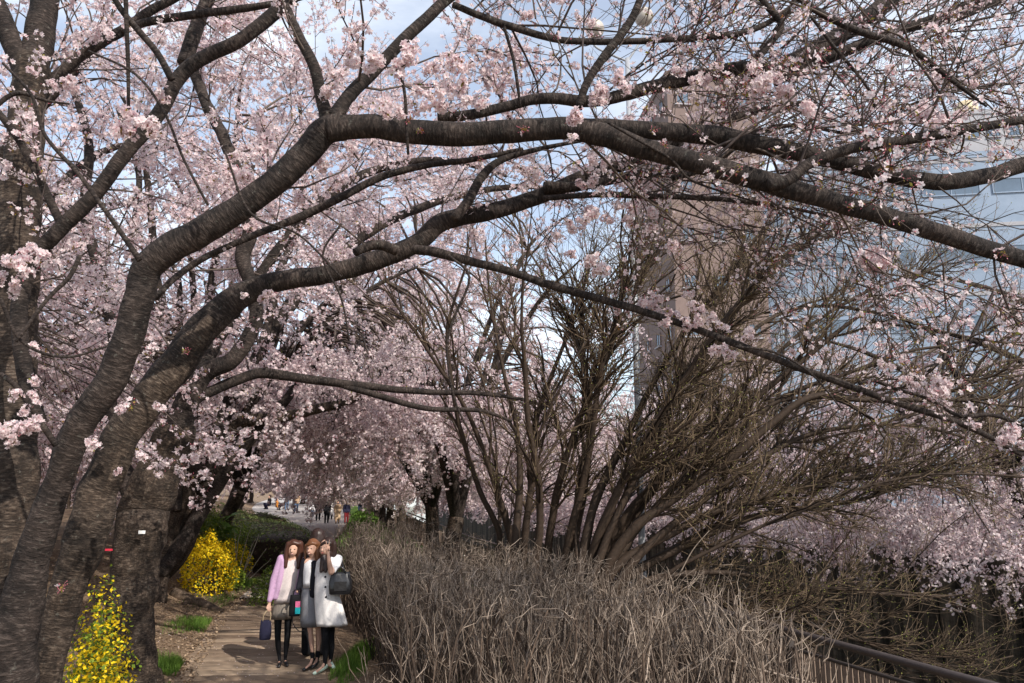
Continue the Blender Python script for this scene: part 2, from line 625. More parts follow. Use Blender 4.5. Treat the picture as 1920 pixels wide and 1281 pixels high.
path_deck = thing("boardwalk", "brown boarded path running between the bare hedge and the earth bank", "path", (-2.9, 9, 0))
path_deck["kind"] = "structure"
y = 5.2
k = 0
while y < 16.2:
    wd = 0.255 + rng.uniform(-0.004, 0.004)
    xa, xb = path_left(y) + rng.uniform(-0.05, 0.05), path_right(y) + rng.uniform(-0.015, 0.015)
    if y < 8.9 and y > 8.35:
        xb += 0.0
    dirx = np.array([1.0, 0.06 + rng.uniform(-0.003, 0.003), 0])
    dirx /= np.linalg.norm(dirx)
    diry = np.array([-dirx[1], dirx[0], 0])
    Lb = xb - xa
    bm_ = MB()
    ch = 0.008
    hw = wd / 2 - 0.010
    # bevelled board section swept across the path
    sec = [(-hw, -0.06), (-hw, -ch), (-hw + ch, 0), (hw - ch, 0), (hw, -ch), (hw, -0.06)]
    xs = np.linspace(0, Lb, 9)
    sag = rng.normal(0, 0.0025, 9) + rng.uniform(-0.006, 0.004)
    v = np.array([[x, s[0], s[1] + g] for x, g in zip(xs, sag) for s in sec])
    i = np.arange(8)[:, None] * 6 + np.arange(5)[None, :]
    bm_.add(v, np.stack([i, i + 6, i + 7, i + 1], -1))
    bm_.add(v[:6], [[0, 1, 4, 5], [1, 2, 3, 4]])
    bm_.add(v[-6:], [[5, 4, 1, 0], [4, 3, 2, 1]])
    o = put("board", bm_.mesh("board", M["board"], False), path_deck, local=True)
    rz = math.atan2(dirx[1], dirx[0])
    o.rotation_euler = (0, rng.normal(0, 0.002), rz)
    o.location = Vector((xa, y, 0.0)) - path_deck.location
    y += wd
    k += 1

# canal walls, panel by panel
m, n, l, b = new_mat("stained canal concrete")
mp = coords(n, l, (0.8, 0.8, 0.8))
streak = tex(n, l, coords(n, l, (2.2, 2.2, 0.10)), 1.3, 6, 0.6)
fine = tex(n, l, mp, 12, 6)
boards = n.new("ShaderNodeTexWave")
boards.wave_type = "BANDS"
boards.bands_direction = "Z"
boards.inputs["Scale"].default_value = 1.6
boards.inputs["Distortion"].default_value = 1.2
boards.inputs["Detail"].default_value = 3
l.new(coords(n, l, (1, 1, 1)).outputs[0], boards.inputs["Vector"])
r1 = ramp(n, [(0.36, (0.022, 0.020, 0.016)), (0.5, (0.085, 0.075, 0.058)), (0.62, (0.20, 0.175, 0.135))])
l.new(streak.outputs[0], r1.inputs[0])
r2 = ramp(n, [(0.3, (0.7, 0.7, 0.68)), (0.7, (1.15, 1.15, 1.12))])
l.new(fine.outputs[0], r2.inputs[0])
r3 = ramp(n, [(0.0, (0.8, 0.8, 0.8)), (0.3, (1, 1, 1))])
l.new(boards.outputs[0], r3.inputs[0])
c = mix(n, l, 1.0, mix(n, l, 1.0, r1.outputs[0], r2.outputs[0], "MULTIPLY"), r3.outputs[0], "MULTIPLY")
l.new(c, b.inputs["Base Color"])
b.inputs["Roughness"].default_value = 0.9
bump(n, l, b, fine.outputs[0], 0.6, 0.03)
M["canal"] = m


def canal_wall(name, label, xf, side, ztop, y0, y1, step):
    root = thing(name, label, "wall", (float(xf(y0)), y0, ztop))
    y = y0
    while y < y1:
        st_ = step if y < 50 else step * 3
        ya, yb = y + 0.03, y + st_ - 0.03
        a = np.array([xf(ya), ya, 0.0])
        c_ = np.array([xf(yb), yb, 0.0])
        d = unit(c_ - a)
        nrm = np.array([d[1], -d[0], 0]) * side            # away from the water
        mb = MB()
        Lw = np.linalg.norm(c_ - a)
        mid = (a + c_) / 2 + nrm * 0.15
        z0 = -5.2
        basis = np.stack([d, nrm, [0, 0, 1]])
        mb.box([mid[0], mid[1], (z0 + ztop) / 2], [Lw, 0.3, ztop - z0], basis=basis)
        mb.box([mid[0], mid[1], ztop + 0.07], [Lw, 0.42, 0.14], basis=basis)
        mb.build("panel", M["canal"], root, False)
        # the dark joint behind
        mj = MB().box([c_[0] + d[0] * 0.03 + nrm[0] * 0.22, c_[1] + d[1] * 0.03 + nrm[1] * 0.22, (z0 + ztop) / 2], [0.3, 0.2, ztop - z0], basis=basis)
        mj.build("joint", M["canal"], root, False)
        y += st_
    return root


canal_wall("canal_wall", "tall stained concrete canal wall below the far bank blossom", far_x, 1, 0.55, 4.0, 110, 2.1)
canal_wall("canal_wall", "concrete canal wall under the brown railing", lambda Y: rail_x(Y) + 0.32, -1, -0.46, 0.0, 110, 3.0)

# ------------------------------------------------------------------ railing
M["rail_brown"] = mat_plain("brown painted steel", (0.062, 0.048, 0.044), 0.45, 0.4)
M["rail_slat"] = mat_plain("brown railing slat", (0.20, 0.145, 0.11), 0.55, 0.3)
M["rail_dark"] = mat_plain("dark railing post", (0.05, 0.04, 0.036), 0.5, 0.3)


def rail_base(y):
    return -0.28


rl = thing("canal_railing", "brown pipe railing with upright slats along the canal edge", "railing", (float(rail_x(9)), 9, -0.28))
ys = np.concatenate([np.arange(1.5, 30, 0.5), np.arange(30, 75, 2.0)])
P = np.stack([rail_x(ys), ys, np.full(len(ys), RAIL_Z)], -1)
MB().tubes(P, np.full(len(ys), 0.034), 14).build("handrail", M["rail_brown"], rl)
P2 = P - [0, 0, 0.16]
MB().tubes(P2, np.full(len(ys), 0.018), 8).build("rail", M["rail_dark"], rl)
MB().tubes(P - [0, 0, 0.98], np.full(len(ys), 0.018), 8).build("rail", M["rail_dark"], rl)
post_me = None
for yy in np.arange(2.2, 60, 2.0):
    if post_me is None:
        mb = MB()
        mb.box([0, 0, 0.53], [0.06, 0.09, 1.02])
        mb.box([0, 0, 0.012], [0.14, 0.16, 0.024])
        post_me = mb.mesh("post", M["rail_dark"], False)
    o = put("post", post_me, rl, local=True)
    o.location = Vector((float(rail_x(yy)), yy, -0.28)) - rl.location
    o.rotation_euler.z = math.atan2(-(rail_x(yy + 0.1) - rail_x(yy - 0.1)), 0.2)
slat_me = MB().box([0, 0, 0], [0.016, 0.036, 0.80]).mesh("slat", M["rail_slat"], False)
far_slats = MB()
cnt = 0
yy = 4.4
while yy < 60:
    x = float(rail_x(yy))
    if cnt < 290:
        o = put("slat", slat_me, rl, local=True)
        o.location = Vector((x, yy, RAIL_Z - 0.57)) - rl.location
        o.rotation_euler.z = math.atan2(-(rail_x(yy + 0.1) - rail_x(yy - 0.1)), 0.2) + 0.35
    else:
        far_slats.box([x, yy, RAIL_Z - 0.57], [0.016, 0.04, 0.80])
    yy += 0.068 if yy < 24 else 0.14
    cnt += 1
far_slats.build("slats", M["rail_slat"], rl, False, "stuff")

# ------------------------------------------------------------------ buildings beyond the canal
M["pink_wall"] = mat_noise("pinkish brown tile wall", (0.160, 0.116, 0.104), (0.195, 0.145, 0.130), 2.0, 0.8)
M["glass"] = mat_plain("bluish window glass", (0.10, 0.14, 0.19), 0.06, 0.7, var=0.2, scale=0.6, bmp=0)
M["dark_frame"] = mat_plain("dark window frame", (0.045, 0.045, 0.05), 0.5)
M["blue_panel"] = mat_noise("pale blue cladding", (0.20, 0.26, 0.34), (0.26, 0.32, 0.41), 0.8, 0.35, bmp=0.05)
M["grey_panel"] = mat_noise("grey cladding", (0.28, 0.28, 0.30), (0.34, 0.34, 0.36), 0.8, 0.6, bmp=0.05)
M["cream"] = mat_noise("cream tank paint", (0.60, 0.48, 0.30), (0.68, 0.55, 0.36), 1, 0.6, bmp=0.05)


def tower(name, label, p, w, dpt, h, rz, wallm, cols, rows, win, sill=True, band=0.0, z0=0.6, framem="dark_frame"):
    root = thing(name, label, "building", (p[0], p[1], z0))
    root.rotation_euler.z = rz
    wall = MB().box([0, dpt / 2, h / 2], [w, dpt, h])
    wall.box([0, dpt / 2, h + 0.25], [w + 0.2, dpt + 0.2, 0.5])
    put("wall", wall.mesh("wall", wallm, False), root, local=True)
    ww, wh = win
    fm = MB()
    fw = 0.09
    for sx in (-1, 1):
        fm.box([sx * (ww / 2 - fw / 2), 0, 0], [fw, 0.12, wh])
        fm.box([0, 0, sx * (wh / 2 - fw / 2)], [ww - 2 * fw, 0.12, fw])
    fm.box([0, 0, 0], [fw * 0.7, 0.11, wh - 2 * fw])
    frame_me = fm.mesh("window", M[framem], False)
    pane_me = MB().box([0, 0.0, 0], [ww - 2 * fw - 0.004, 0.04, wh - 2 * fw - 0.004]).mesh("pane", M["glass"], False)
    sill_me = MB().box([0, 0, 0], [ww + 0.2, 0.22, 0.1]).mesh("sill", M["grey_panel"], False)

    def window(loc, r):
        f = put("window", frame_me, root, local=True)
        f.location, f.rotation_euler = loc, (0, 0, r)
        g = put("pane", pane_me, f, local=True)
        if sill:
            s_ = put("sill", sill_me, f, local=True)
            s_.location = (0, -0.05, -wh / 2 - 0.06)

    for j in range(rows):
        z = (j + 0.55) * h / rows
        for i in range(cols):
            window(((i + 0.5) * w / cols - w / 2, -0.04, z), 0)
        nd = max(1, int(dpt / (w / cols)))
        for i in range(nd):
            window((-w / 2 - 0.04, (i + 0.5) * dpt / nd, z), -math.pi / 2)
        if band:
            put("floor_band", MB().box([0, dpt / 2, (j + 1.0) * h / rows - band / 2], [w + 0.12, dpt + 0.12, band]).mesh("floor_band", M["grey_panel"], False), root, local=True)
    return root


a_ = at(1262, 560, 52)
b_ = at(1446, 560, 52)
top_ = at(1300, 150, 52)[2]
pink = tower("apartment_tower", "pinkish brown apartment tower behind the blossom beyond the canal", ((a_[0] + b_[0]) / 2, 52), (b_[0] - a_[0]) * 0.98, 11, top_ - 0.6, 0.10, M["pink_wall"], 3, 9, (1.0, 1.0), framem="pink_wall")
a_, b_ = at(1466, 500, 60), at(1945, 500, 60)
top_ = at(1700, 322, 60)[2]
blue = tower("office_building", "pale blue clad office building with dark window bands beyond the canal", ((a_[0] + b_[0]) / 2, 58), (b_[0] - a_[0]), 14, top_ - 0.6, -0.16, M["blue_panel"], 4, 5, (4.3, 1.25), False, 0.3, framem="blue_panel")
a_, b_ = at(1812, 500, 75), at(2000, 500, 75)
top_ = at(1880, 205, 75)[2]
b2 = tower("office_block", "blue grey block with a cream rooftop tank behind the pale blue building", ((a_[0] + b_[0]) / 2, 76), (b_[0] - a_[0]), 12, top_ - 0.6, -0.1, M["grey_panel"], 5, 9, (1.3, 1.2))
tk = MB()
zz = np.array([0, 0.02, 1.5, 1.8, 1.9])
tk.tubes(np.stack([np.zeros(5) - 1.5, np.zeros(5) + 2, zz + (top_ - 0.6) + 0.5], -1), [1.0, 1.2, 1.2, 0.9, 0.1], 18)
put("rooftop_tank", tk.mesh("rooftop_tank", M["cream"]), b2, local=True)

# ------------------------------------------------------------------ lamp post with two round heads
M["lamp_grey"] = mat_plain("pale grey lamp post paint", (0.30, 0.31, 0.33), 0.4, 0.4)
M["lamp_globe"] = mat_plain("cream lamp globe", (0.42, 0.38, 0.33), 0.4, 0.4, var=0.04)
LY = 12.0
lb = at(1203, 1000, LY)
lt = at(1160, 60, LY)[2]
lamp = thing("street_lamp", "tall grey street lamp with two round cream heads behind the bare shrub tree", "street lamp", (lb[0], LY, -0.2))
zs = np.array([-0.2, 0.0, 0.6, 0.62, 2.5, lt - 0.5])
MB().tubes(np.stack([np.full(6, lb[0]), np.full(6, LY), zs], -1), [0.075, 0.07, 0.068, 0.055, 0.052, 0.04], 14).build("pole", M["lamp_grey"], lamp)
for px, py in ((1115, 55), (1207, 32)):
    g = at(px, py, LY)
    g[1] = LY
    top = np.array([lb[0], LY, lt - 0.55])
    mid = np.array([g[0], LY, g[2] - 0.32])
    pp, rr = spline([top, (top + mid) / 2 + [0, 0, -0.02], mid, g - [0, 0, 0.12]], [0.022, 0.02, 0.02, 0.03], 0.05)
    arm = MB().tubes(pp, rr[:, 0], 8).build("arm", M["lamp_grey"], lamp)
    rad = 0.165
    a = np.linspace(-1.35, 1.57, 12)
    zg = np.sin(a) * rad
    MB().tubes(np.stack([np.full(12, g[0]), np.full(12, g[1]), g[2] + zg], -1), np.cos(a) * rad + 0.001, 18).build("globe", M["lamp_globe"], arm)
# ------------------------------------------------------------------ blossom twigs (a few kinds; copies share their meshes)
PET_V, PET_Q = [(0, 0, 0)], []
for k in range(5):
    a = k * 2 * math.pi / 5
    b0 = len(PET_V)
    for da, r_, z_ in ((-0.58, 0.70, 0.22), (-0.2, 1.0, 0.36), (0.2, 1.0, 0.36), (0.58, 0.70, 0.22)):
        PET_V.append((math.cos(a + da) * r_, math.sin(a + da) * r_, z_))
    PET_Q += [[0, b0, b0 + 1, b0 + 1], ]
PET_V = np.array(PET_V)
PET_T = []
for k in range(5):
    b0 = 1 + 4 * k
    PET_T += [[0, b0, b0 + 1], [0, b0 + 1, b0 + 2], [0, b0 + 2, b0 + 3]]
PET_T = np.array(PET_T)
# each petal its own island so that petals differ: duplicate the centre
_pv, _pt = [], []
for k in range(5):
    n0 = len(_pv)
    _pv += [PET_V[0], *PET_V[1 + 4 * k: 5 + 4 * k]]
    _pt += [[n0, n0 + 1, n0 + 2], [n0, n0 + 2, n0 + 3], [n0, n0 + 3, n0 + 4]]
FLOWER_V, FLOWER_T = np.array(_pv), np.array(_pt)
EYE_V = np.array([(0.24 * math.cos(a), 0.24 * math.sin(a), 0.17) for a in (0, 2.1, 4.2)])
BUD_V = np.array([(0, 0, 0), (0.3, 0, 0.45), (-0.15, 0.26, 0.45), (-0.15, -0.26, 0.45), (0, 0, 1.0)])
BUD_T = np.array([[0, 2, 1], [0, 3, 2], [0, 1, 3], [4, 1, 2], [4, 2, 3], [4, 3, 1]])
LEAF_V = np.array([(0, 0, 0), (0.28, 0.42, 0.10), (0, 1.0, 0.05), (-0.28, 0.42, 0.10), (0, 0.45, 0)])
LEAF_T = np.array([[0, 1, 4], [1, 2, 4], [0, 4, 3], [4, 2, 3]])
FAR_V = np.array([(-1, -0.15, 0.3), (0, -0.95, 0), (1, -0.2, 0.3), (0.55, 0.9, 0.15), (-0.6, 0.85, 0.2), (0, 0, 0)])
FAR_T = np.array([[5, 0, 1], [5, 1, 2], [5, 2, 3], [5, 3, 4], [5, 4, 0]])
SPRAY_MATS = [M["twig"], M["petal"], M["calyx"], M["young_leaf"]]


def twig_skeleton(L, nside, r0, curl=0.12, fork=0.55):
    """main twig along +Z with side twigs; returns list of (points K,3 ; radii K)"""
    K = 7
    t = np.linspace(0, 1, K)
    bend = rng.normal(0, curl * L, 2)
    main = np.stack([bend[0] * t ** 2 + rng.normal(0, 0.012 * L, K) * (t > 0), bend[1] * t ** 2 + rng.normal(0, 0.012 * L, K) * (t > 0), L * t], -1)
    out = [(main, np.linspace(r0, r0 * 0.35, K))]
    for i in range(nside):
        tt = rng.uniform(0.12, 0.92)
        p = np.array([np.interp(tt, t, main[:, c]) for c in range(3)])
        a = rng.uniform(0, 2 * math.pi)
        el = rng.uniform(0.5, 1.0)
        d = np.array([math.cos(a) * math.sin(el), math.sin(a) * math.sin(el), math.cos(el)])
        ls = L * rng.uniform(0.2, fork) * (1.15 - 0.6 * tt)
        s = np.linspace(0, 1, 5)[:, None]
        up = rng.normal(0, 0.12, 3) * ls
        out.append((p + d * ls * s + up * s ** 2, np.linspace(r0 * 0.55, r0 * 0.22, 5)))
    return out


def blossom_mesh(name, L, nside, spacing, per, size, r0=0.006, leafy=0.25, budness=0.3, far=False, sparse=1.0, S=4):
    mb = MB()
    sk = twig_skeleton(L, nside, r0)
    nodes, dirs = [], []
    for P, R in sk:
        mb.tubes(P, R, S if not far else 3, mat=0, cap=False)
        ln = np.linalg.norm(np.diff(P, axis=0), axis=1).sum()
        m_ = max(1, int(ln / spacing))
        tt = np.clip((np.arange(m_) + rng.uniform(0.3, 1.0, m_)) / m_, 0.1, 1)
        tk = np.linspace(0, 1, len(P))
        for t_ in tt:
            if rng.random() > sparse:
                continue
            nodes.append([np.interp(t_, tk, P[:, c]) for c in range(3)])
    nodes = np.array(nodes).reshape(-1, 3)
    cnt = np.maximum(1, rng.poisson(per, len(nodes)))
    idx = np.repeat(np.arange(len(nodes)), cnt)
    d = rand_dirs(len(idx))
    base = nodes[idx]
    pos = base + d * rng.uniform(0.9, 1.9, (len(idx), 1)) * size
    nr = unit(d + rng.normal(0, 0.35, d.shape))
    Rm = frames(nr)
    sc = size * rng.uniform(0.8, 1.12, len(idx))
    isbud = rng.random(len(idx)) < budness * 0.5
    fl = ~isbud
    if far:
        mb.scatter(FAR_V, None, FAR_T, Rm[fl], pos[fl], sc[fl] * 1.0, mat=1)
    else:
        mb.scatter(FLOWER_V, None, FLOWER_T, Rm[fl], pos[fl], sc[fl] * 1.02, mat=1)
        mb.scatter(EYE_V, None, [[0, 1, 2]], Rm[fl], pos[fl], sc[fl], mat=2)
        # flower stalks
        pv = np.stack([base, pos - nr * 0.0, pos + np.cross(nr, d + 0.01) * 0.0 + rng.normal(0, 0.0012, pos.shape)], 1)
        pv[:, 0] += rng.normal(0, 0.0008, base.shape)
        tri = np.arange(len(idx) * 3).reshape(-1, 3)
        mb.add(pv.reshape(-1, 3), tris=tri, mat=2)
    mb.scatter(BUD_V, None, BUD_T, Rm[isbud], pos[isbud], sc[isbud] * 0.75, mat=2)
    nb = int(len(nodes) * budness * 2.5)
    if nb and len(nodes):
        i2 = rng.integers(0, len(nodes), nb)
        d2 = rand_dirs(nb)
        mb.scatter(BUD_V, None, BUD_T, frames(d2), nodes[i2] + d2 * size * rng.uniform(0.1, 0.8, (nb, 1)), size * rng.uniform(0.4, 0.75, nb), mat=2)
    nlv = int(len(nodes) * leafy * 2)
    if nlv and len(nodes):
        i2 = rng.integers(0, len(nodes), nlv)
        d2 = rand_dirs(nlv)
        mb.scatter(LEAF_V, None, LEAF_T, frames(d2), nodes[i2] + d2 * size * 0.4, size * rng.uniform(0.9, 1.7, nlv), mat=3)
    return mb.mesh(name, SPRAY_MATS)


NEAR = [blossom_mesh("blossom_twig", rng.uniform(0.45, 0.75), 5, 0.075, 5.0, 0.0185, leafy=0.35) for _ in range(7)]
MIDS = [blossom_mesh("blossom_twig", rng.uniform(0.7, 1.0), 9, 0.085, 4.2, 0.0195, r0=0.006, leafy=0.3, S=3) for _ in range(7)]
THIN = [blossom_mesh("budding_twig", rng.uniform(0.8, 1.25), 13, 0.085, 1.9, 0.0165, r0=0.0055, leafy=0.45, budness=0.8, sparse=0.62) for _ in range(7)]
FARS = [blossom_mesh("blossom_twig", rng.uniform(1.0, 1.4), 12, 0.078, 5.4, 0.0215, r0=0.007, leafy=0.15, budness=0.25, far=True) for _ in range(6)]
FAR2 = [blossom_mesh("blossom_twig", rng.uniform(1.5, 1.9), 14, 0.105, 5.6, 0.034, r0=0.010, leafy=0.1, budness=0.12, far=True) for _ in range(5)]
POMS = [blossom_mesh("blossom_cluster", 0.09, 2, 0.022, 5.5, 0.0185, r0=0.004, leafy=0.5, budness=0.25) for _ in range(5)]
BUDS = [blossom_mesh("bud_cluster", 0.05, 1, 0.02, 2.5, 0.015, r0=0.003, leafy=1.2, budness=1.4) for _ in range(3)]


def place_twig(root, me, p, d, sc=1.0, name=None, **tags):
    o = bpy.data.objects.new(name or me.name.split(".")[0], me)
    COL.objects.link(o)
    o.parent = root
    q = Vector(d).to_track_quat("Z", "Y")
    q.rotate(Matrix.Rotation(random.uniform(0, 6.283), 3, Vector(d).normalized()))
    o.rotation_mode = "QUATERNION"
    o.rotation_quaternion = q
    o.location = Vector(p) - root.location
    o.scale = (sc, sc, sc)
    for k, v in tags.items():
        o[k] = v
    return o


def traced(px, Y0, Y1, step=0.035, wob=0.004):
    """limb seen in the photo: (x, y, width) nodes carried to their places between distances Y0 and Y1"""
    n = len(px)
    L = np.concatenate([[0], np.cumsum([math.hypot(px[i + 1][0] - px[i][0], px[i + 1][1] - px[i][1]) for i in range(n - 1)])])
    Y = Y0 + (Y1 - Y0) * L / L[-1]
    pts = np.array([at(p[0], p[1], y_) for p, y_ in zip(px, Y)])
    rad = np.array([p[2] * 0.5 * px_size(p[0], p[1], y_) for p, y_ in zip(px, Y)])
    P, R = spline(pts, rad, step)
    return P, np.maximum(R[:, 0], 0.002)


def limb(root, name, px, Y0, Y1, mat="bark", S=16, rough=0.10, step=0.035, ref=(0, 1, 0), label=None):
    P, R = traced(px, Y0, Y1, step)
    R = R * (0.92 if root.name == "cherry_tree.002" and name == "trunk" else 0.78 if px[0][2] > 12 else 1.0)
    if len(P) > 6:
        w = rng.normal(0, 1, (len(P), 3))
        for _ in range(3):
            w[1:-1] = (w[:-2] + w[1:-1] + w[2:]) / 3
        P = P + w * R[:, None] * 0.09
    o = MB().tubes(P, R, S, ref=ref, rough=rough).build(name, M[mat], root)
    if label:
        o["label"] = label
    return P, R


def sprout(root, P, R, n, kinds, ln=(0.5, 1.6), side=1.0, up=0.35, along=0.5, depth_bias=0.3, sc=(0.8, 1.2), t0=0.05, name="branch", rad=0.010, mb=None, twigs_on=3, keep=None):
    """thin side branches from a limb, each carrying blossom twigs"""
    own = mb is None
    mb = mb or MB()
    placed = 0
    T = unit(np.gradient(P, axis=0))
    K = 7
    for _ in range(n):
        i = int(rng.uniform(t0, 1) * (len(P) - 1))
        d = unit(rng.normal(0, 1, 3) * side + T[i] * along + np.array([0, depth_bias, up]))
        L = rng.uniform(*ln)
        tt = np.linspace(0, 1, K)[:, None]
        bend = rng.normal(0, 0.16, 3) * L + np.array([0, 0, 0.12 * L])
        B = P[i] + d * L * tt + bend * tt ** 2 + np.concatenate([np.zeros((1, 3)), rng.normal(0, 0.012 * L, (K - 1, 3))])
        r0 = min(rad * (0.6 + 0.5 * L), R[i] * 0.7)
        mb.tubes(B, np.linspace(r0, r0 * 0.3, K), 5, cap=False)
        bd = unit(np.gradient(B, axis=0))
        for j in range(twigs_on):
            k = K - 1 if j == 0 else int(rng.integers(1, K))
            me = kinds[int(rng.integers(len(kinds)))]
            if keep is not None and not keep(B[k]):
                continue
            place_twig(root, me, B[k], unit(bd[k] + rng.normal(0, 0.55 if j else 0.2, 3) + np.array([0, 0, 0.1])), rng.uniform(*sc))
            placed += 1
    if own:
        mb.build(name, M["twig"], root, kind="stuff")
    return placed


# ------------------------------------------------------------------ the two near cherry trees, limb by limb
A_Y = 4.35
ta = thing("cherry_tree", "old twin trunked cherry tree nearest the camera whose dark limb arches over the whole path", "tree", tuple(at(70, 1281, A_Y) * [1, 1, 0] + [0, 0, 0.2]))
limb(ta, "trunk", [(0, 1560, 170), (5, 1400, 140), (14, 1281, 116), (28, 1190, 104), (50, 1090, 84), (72, 1010, 74), (110, 900, 62), (130, 835, 64), (152, 790, 60), (186, 742, 44), (212, 708, 26)], A_Y, A_Y, "bark", 24, 0.13, 0.03)
U_P, U_R = limb(ta, "limb", [(84, 965, 40), (112, 895, 58), (150, 795, 68), (205, 718, 72), (238, 645, 68), (258, 570, 66), (276, 505, 67), (318, 466, 70), (372, 437, 68), (440, 395, 64), (520, 337, 62), (580, 278, 64), (612, 245, 66), (645, 232, 62)], A_Y, 4.1, "bark", 22, 0.09, 0.028)
R_P, R_R = limb(ta, "limb", [(612, 243, 62), (680, 236, 58), (780, 247, 58), (860, 252, 58), (950, 247, 55), (1050, 240, 54), (1120, 250, 56), (1200, 277, 50), (1300, 303, 49), (1450, 345, 50), (1560, 377, 46), (1680, 412, 44), (1800, 450, 44), (1920, 488, 42), (2080, 540, 38), (2300, 600, 26)], 4.1, 3.7, "bark", 22, 0.09, 0.028)
R2_P, R2_R = limb(ta, "limb", [(1085, 238, 40), (1160, 240, 42), (1250, 247, 44), (1350, 256, 46), (1450, 278, 44), (1550, 297, 42), (1650, 322, 40), (1755, 342, 40), (1850, 330, 38), (1930, 306, 38), (2080, 280, 30)], 4.05, 4.3, "bark", 18, 0.09, 0.03)
R3_P, R3_R = limb(ta, "limb", [(1440, 345, 30), (1478, 338, 28), (1520, 305, 27), (1600, 278, 25), (1720, 260, 23), (1830, 240, 21), (1925, 224, 20), (2060, 205, 16)], 3.86, 3.7, "bark", 14, 0.09, 0.03)
K_P, K_R = limb(ta, "limb", [(618, 236, 44), (606, 195, 30), (590, 130, 27), (560, 68, 25), (530, 0, 22), (505, -70, 20), (470, -160, 14)], 4.1, 3.9, "bark", 14, 0.1, 0.03)
K2_P, K2_R = limb(ta, "limb", [(625, 225, 40), (655, 180, 32), (705, 128, 30), (770, 62, 29), (840, -2, 27), (930, -80, 22), (1040, -170, 14)], 4.1, 4.4, "bark", 14, 0.1, 0.03)
V_P, V_R = limb(ta, "branch", [(1085, 205, 18), (1098, 160, 20), (1128, 112, 21), (1165, 65, 20), (1192, 20, 18), (1208, -30, 16), (1215, -120, 10)], 3.95, 3.8, "bark", 12, 0.1, 0.03)
T_P, T_R = limb(ta, "limb", [(820, 222, 22), (880, 215, 24), (940, 203, 25), (1010, 185, 26), (1110, 190, 28), (1180, 175, 30), (1260, 155, 33), (1380, 130, 36), (1455, 128, 40), (1530, 92, 40), (1600, 52, 40), (1660, 5, 38), (1720, -50, 32), (1800, -120, 22)], 4.6, 5.0, "bark", 16, 0.1, 0.03)
T2_P, T2_R = limb(ta, "limb", [(1455, 152, 26), (1530, 118, 28), (1610, 85, 28), (1700, 52, 27), (1800, 28, 25), (1920, -22, 22), (2040, -70, 16)], 5.0, 5.2, "bark", 12, 0.1, 0.03)
T3_P, T3_R = limb(ta, "limb", [(1480, 152, 20), (1560, 105, 20), (1640, 75, 20), (1720, 45, 18), (1830, 0, 16), (1900, -40, 12)], 4.9, 4.7, "bark", 10, 0.1, 0.03)
T4_P, T4_R = limb(ta, "branch", [(848, 8, 12), (900, 30, 13), (950, 47, 14), (1050, 75, 13), (1170, 78, 12), (1290, 72, 12), (1400, 60, 11), (1480, 20, 10)], 4.5, 4.6, "bark", 10, 0.1, 0.03)
T5_P, T5_R = limb(ta, "branch", [(1420, 110, 18), (1440, 85, 18), (1465, 45, 17), (1430, 0, 15), (1400, -60, 12)], 4.6, 4.5, "bark", 10, 0.1, 0.03)
T6_P, T6_R = limb(ta, "branch", [(1490, -10, 12), (1540, 25, 13), (1600, 55, 13), (1680, 80, 13), (1720, 100, 12), (1770, 138, 10), (1810, 170, 7), (1850, 200, 4)], 4.0, 4.1, "bark", 8, 0.1, 0.03)
T7_P, T7_R = limb(ta, "branch", [(1260, 335, 14), (1330, 312, 14), (1420, 250, 12), (1500, 235, 10), (1600, 248, 8), (1700, 200, 7), (1800, 168, 6), (1925, 155, 5)], 4.6, 5.0, "bark", 8, 0.1, 0.03)
T8_P, T8_R = limb(ta, "branch", [(1020, 372, 14), (1120, 365, 15), (1220, 368, 15), (1330, 372, 13), (1450, 385, 10), (1580, 410, 7)], 5.2, 5.4, "bark", 8, 0.1, 0.03)

# second trunk of the same tree
limb(ta, "trunk", [(50, 1560, 110), (66, 1400, 86), (84, 1281, 70), (110, 1170, 74), (134, 1085, 84), (160, 1000, 98), (196, 900, 88), (232, 815, 84), (276, 750, 80), (326, 690, 74), (366, 636, 54), (400, 596, 30)], A_Y + 0.25, A_Y + 0.55, "bark_old", 24, 0.12, 0.03)
W_P, W_R = limb(ta, "limb", [(250, 790, 60), (296, 722, 80), (335, 678, 82), (382, 612, 76), (440, 562, 62), (510, 530, 50), (620, 513, 45), (700, 490, 46), (780, 456, 46), (830, 417, 46), (900, 400, 42), (960, 386, 38), (1040, 356, 36), (1120, 322, 34), (1190, 300, 32), (1280, 262, 28), (1400, 215, 20), (1520, 190, 13)], A_Y + 0.5, 5.6, "bark", 20, 0.1, 0.03)
X_P, X_R = limb(ta, "branch", [(775, 468, 24), (820, 474, 24), (870, 487, 22), (950, 508, 20), (1050, 540, 20), (1150, 568, 19), (1250, 598, 18), (1350, 634, 18), (1450, 672, 17), (1560, 712, 17), (1680, 755, 16), (1790, 790, 15), (1860, 822, 13), (1930, 862, 11), (2030, 920, 7)], 4.95, 4.4, "bark", 12, 0.09, 0.025)
X2_P, X2_R = limb(ta, "branch", [(1610, 720, 6), (1640, 714, 7), (1680, 730, 7), (1740, 748, 6), (1800, 780, 8), (1860, 778, 8), (1925, 800, 7)], 4.62, 4.5, "bark", 8, 0.1, 0.025)
limb(ta, "broken_stub", [(745, 470, 26), (715, 460, 24), (690, 462, 23), (664, 474, 20)], 4.95, 4.8, "bark", 12, 0.12, 0.02)
W2_P, W2_R = limb(ta, "branch", [(850, 412, 26), (880, 375, 24), (905, 330, 22), (940, 300, 16), (1010, 280, 12), (1100, 262, 8)], 5.0, 5.3, "bark", 12, 0.1, 0.03)
W3_P, W3_R = limb(ta, "branch", [(1020, 352, 30), (1090, 348, 24), (1180, 330, 24), (1260, 318, 18), (1350, 300, 12)], 5.25, 5.5, "bark", 12, 0.1, 0.03)
